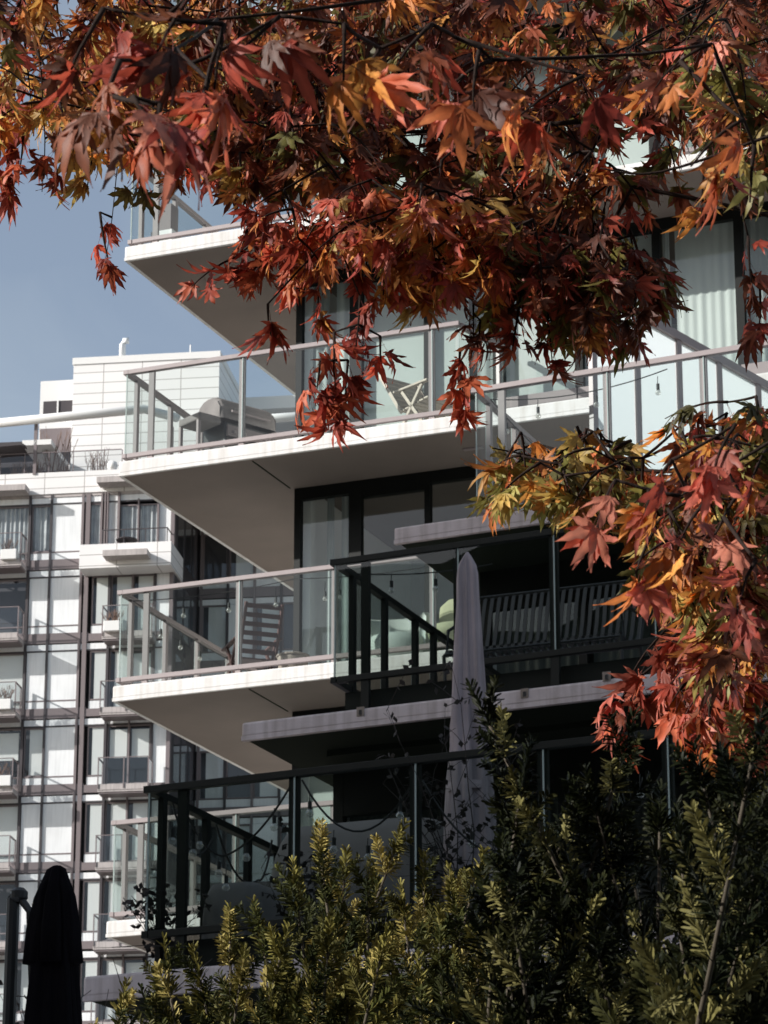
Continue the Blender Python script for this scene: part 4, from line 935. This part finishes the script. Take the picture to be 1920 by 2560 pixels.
# right-hand branch: green to pink
fill([(1260, 1080), (1480, 1060), (1640, 1120), (1640, 1210), (1440, 1190), (1290, 1150)], 30, 4.3, 4.7, .08, 3, .048, ['green', 'olive', 'green', 'orange', 'gold'], (-.8, .3))
fill([(1600, 1090), (1920, 960), (1920, 1400), (1700, 1380), (1620, 1260)], 70, 4.0, 4.8, .09, 4, S, ['dark', 'orange', 'olive', 'red', 'green', 'orange'])
fill([(1640, 1320), (1920, 1300), (1920, 1590), (1760, 1600), (1650, 1500)], 44, 4.1, 4.7, .09, 4, .048, ['orange', 'green', 'gold', 'red', 'dark', 'pink'])
fill([(1680, 1650), (1920, 1600), (1920, 1800), (1760, 1790), (1700, 1720)], 17, 4.2, 4.6, .08, 3, .050, ['red', 'pink', 'orange', 'dark'], (-.7, .3))
for (x, y, d) in ((1540, 1200, 3.1), (1680, 1150, 3.0), (1640, 1320, 3.1), (1840, 1060, 3.0), (1850, 1230, 3.1), (1890, 1400, 3.0), (1760, 1260, 3.1)): spray(at_d(x, y, d), _r * -.5 + up * -.6, .06, 2, .046, ['pink', 'red', 'pink', 'orange'], dens=1)
for (x, y) in ((1700, 1580), (1640, 1660), (1600, 1700)): spray(at_d(x, y, 4.4), _r * -.8 + up * -.5, .08, 3, .050, ['red', 'pink'])
br.build('branches', M['bark'], MAP, smooth=True)
fol.build('foliage', M['leaf'], MAP)

# ------------------------------------------------------------------ yews
def needle_shoot(r_, n=84, L=1.0):
    """unit shoot along +z, needles .22 long"""
    vs = []; fs = []; tp = []
    for i in range(n):
        s = i / n; z = s * L; side = (i % 2) * 2 - 1
        a = (0 if side > 0 else math.pi) + r_.gauss(0, .75); el_ = r_.uniform(.50, 1.15) * (1 - .45 * s) ; ln = .215 * (1 - .35 * s) * r_.uniform(.75, 1.15); w_ = .0145
        d = np.array([math.cos(a) * math.sin(el_), math.sin(a) * math.sin(el_), math.cos(el_)]); sd4 = np.cross(d, [math.sin(a * 3), math.cos(a * 2), .3]); sd4 /= np.linalg.norm(sd4)
        nrm = np.cross(d, sd4); p = np.array([0, 0, z]); b = len(vs); bend = nrm * ln * r_.uniform(.02, .14)
        q1 = p + d * ln * .12; q2 = p + d * ln * .55 + bend; q3 = p + d * ln * .9 + bend * 1.2; q4 = p + d * ln + bend * 1.1
        vs += [q1 - sd4 * w_ * .35, q1 + sd4 * w_ * .35, q2 - sd4 * w_, q2 + sd4 * w_, q3 - sd4 * w_ * .8, q3 + sd4 * w_ * .8, q4 - sd4 * w_ * .15, q4 + sd4 * w_ * .15]
        tp += [0, 0, .5, .5, .9, .9, 1, 1]; fs += [(b, b + 1, b + 3, b + 2), (b + 2, b + 3, b + 5, b + 4), (b + 4, b + 5, b + 7, b + 6)]
    b = len(vs); k = .012
    vs += [np.array([k, 0, 0]), np.array([-k * .5, k, 0]), np.array([-k * .5, -k, 0]), np.array([k * .4, 0, L]), np.array([-k * .2, k * .4, L]), np.array([-k * .2, -k * .4, L])]; tp += [-1] * 6
    for q in range(3): fs.append((b + q, b + (q + 1) % 3, b + 3 + (q + 1) % 3, b + 3 + q))
    return np.array(vs), np.array(fs), np.array(tp)
SHOOTS = [needle_shoot(random.Random(100 + i)) for i in range(10)]
def add_shoot(nb, p, d, L, c0, c1):
    v, f, tp = SHOOTS[rng.integers(len(SHOOTS))]; d = np.asarray(d) / np.linalg.norm(d); h = rng.normal(size=3); x = np.cross(h, d); x /= np.linalg.norm(x); y = np.cross(d, x)
    t_ = np.clip(tp, 0, 1)[:, None]; c = (np.array(c0) * (1 - t_) + np.array(c1) * t_) * rng.uniform(.7, 1.25); c[tp < 0] = np.array(c1) * .8 + .01
    sc = np.array([.105, .105, L]) ; nb.add((v * sc) @ np.stack([x, y, d], 0) + p, f, c)
def yew(label, leaders, dist, base_px, cols, dens=.036, seedn=0, size=1.0, spread=.25):
    t = thing('yew_shrub', label, 'shrub', 'yew shrubs in the foreground'); nb = NB(); st = MB()
    foot = at_d(*base_px, dist); foot = np.array([foot[0], foot[1], -2.9])
    for (px, py, dd, reach) in leaders:
        tip = at_d(px, py, dd)
        sp2 = rng.uniform(-.5, .5) * spread * 2; root = foot + _r * sp2 + np.array([0, rng.uniform(-.2, .2), 0]); c = curve(root, tip, 0, 12, .015)
        # bow outwards from the foot
        for i in range(1, 11):
            s = i / 11; c[i][2] = root[2] + (tip[2] - root[2]) * s ** .8; c[i] += _r * (sp2 * .5 * math.sin(math.pi * s) * s + .015 * math.sin(9 * s + sp2 * 20)) + np.array([0, .015 * math.sin(7 * s + sp2 * 30), 0])
        st.tube([tuple(q) for q in c], [.009 * (1 - .8 * i / 11) for i in range(12)], 6)
        # needle-bearing side shoots along the upper `reach` metres
        c = np.array(c); seg = np.linalg.norm(np.diff(c, axis=0), axis=1); cum = np.concatenate([[0], np.cumsum(seg)]); tot = cum[-1]; s = tot
        reach = reach * 1.3 + (.35 if reach > .19 else .05)
        while s > tot - reach:
            k = min(10, np.searchsorted(cum, s) - 1); k = max(k, 0); f_ = (s - cum[k]) / seg[k]; p = c[k] + (c[k + 1] - c[k]) * f_; dv = (c[k + 1] - c[k]) / seg[k]
            fromtip = tot - s; L = min(.115, .04 + fromtip * .26) * size
            for q in range(2):
                o = rng.normal(size=3); o -= dv * (o @ dv); o /= np.linalg.norm(o); d = dv * .85 + o * (.7 + .4 * min(1, fromtip * 2)) + up * .3
                col = cols[rng.integers(len(cols))]
                add_shoot(nb, p, d, L * rng.uniform(.7, 1.2), np.array(col) * .75, col)
                if L > .10:
                    e = p + d / np.linalg.norm(d) * L * .5; o2 = rng.normal(size=3); add_shoot(nb, e, d / np.linalg.norm(d) + o2 * .45, L * .75, np.array(col) * .75, col)
            s -= dens
        add_shoot(nb, tip - (c[-1] - c[-2]) / seg[-1] * .03, c[-1] - c[-2], .075 * size, np.array(cols[0]) * .8, cols[0])
    st.build('stems', M['ystem'], t, smooth=True); nb.build('needles', M['yew'], t)
    return t
YC = [(.17, .15, .040), (.07, .075, .022), (.42, .34, .11), (.035, .042, .014), (.10, .095, .03), (.05, .055, .018)]
YD = [(.014, .017, .006), (.022, .024, .009), (.009, .012, .005), (.20, .18, .065), (.05, .05, .017), (.012, .015, .006)]  # dark tones hold the shrub's shade, the bright ones its highlights
# left yew: tips along its outline, then filler behind and below
lead = [(800, 2135, 4.6, .45), (985, 2130, 4.7, .40), (740, 2230, 4.5, .4), (860, 2200, 4.7, .4), (575, 2350, 4.4, .35), (650, 2330, 4.5, .35), (920, 2230, 4.6, .4), (1060, 2210, 4.7, .4), (1130, 2240, 4.8, .4),
        (1190, 2200, 4.7, .35), (1240, 2240, 4.7, .35), (500, 2450, 4.4, .3), (420, 2430, 4.3, .3), (390, 2500, 4.4, .25), (1010, 2290, 4.5, .4), (700, 2400, 4.3, .35), (820, 2380, 4.3, .4), (1100, 2350, 4.4, .4), (950, 2400, 4.25, .4), (600, 2460, 4.2, .3), (780, 2500, 4.1, .3), (1050, 2480, 4.1, .35), (1200, 2380, 4.4, .4), (300, 2540, 4.3, .2)]
for k in range(46):
    x = rng.uniform(420, 1350); top = np.interp(x, [420, 600, 740, 1000, 1250, 1350], [2630, 2540, 2450, 2430, 2450, 2520]); lead.append((x, top + rng.uniform(0, 320), rng.uniform(4.2, 5.1), .35))
yew('yellow-green yew shrub with sunlit upright tips at the bottom centre', lead, 4.6, (850, 3000), YC)
lead = [(1225, 1815, 3.2, .17), (1300, 2000, 3.2, .12), (1555, 1895, 3.2, .16), (1490, 2030, 3.2, .15), (1400, 2110, 3.3, .15), (1650, 2080, 3.3, .2), (1880, 1905, 2.8, .35), (1760, 1970, 3.0, .25), (1830, 1990, 2.9, .35), (1900, 2080, 3.0, .4),
        (1270, 2200, 3.1, .15), (1230, 2290, 3.2, .15), (1290, 2300, 3.2, .3), (1880, 2250, 2.9, .3), (1700, 2330, 3.0, .3), (1500, 2400, 3.1, .3), (1380, 2150, 3.8, .4), (1430, 2300, 3.8, .35), (1700, 2100, 3.8, .4), (1560, 2080, 4.0, .4), (1420, 2420, 3.9, .3)]
for k in range(60):
    x = rng.uniform(1300, 2050); top = np.interp(x, [1300, 1400, 1560, 1700, 2050], [2580, 2460, 2320, 2270, 2190]); lead.append((x, top + rng.uniform(0, 560), rng.uniform(3.4, 4.6), .36))
yew('large dark green yew shrub filling the lower right, its near needles out of focus', lead, 4.0, (1700, 3200), YD, dens=.036, size=1.0)
lead = [(rng.uniform(1250, 2000), rng.uniform(2400, 2640), rng.uniform(3.9, 4.5), .28) for _ in range(26)]
yew('low yew shrub with small bright tips along the bottom right edge', lead, 4.2, (1600, 3300), YC, size=.8)
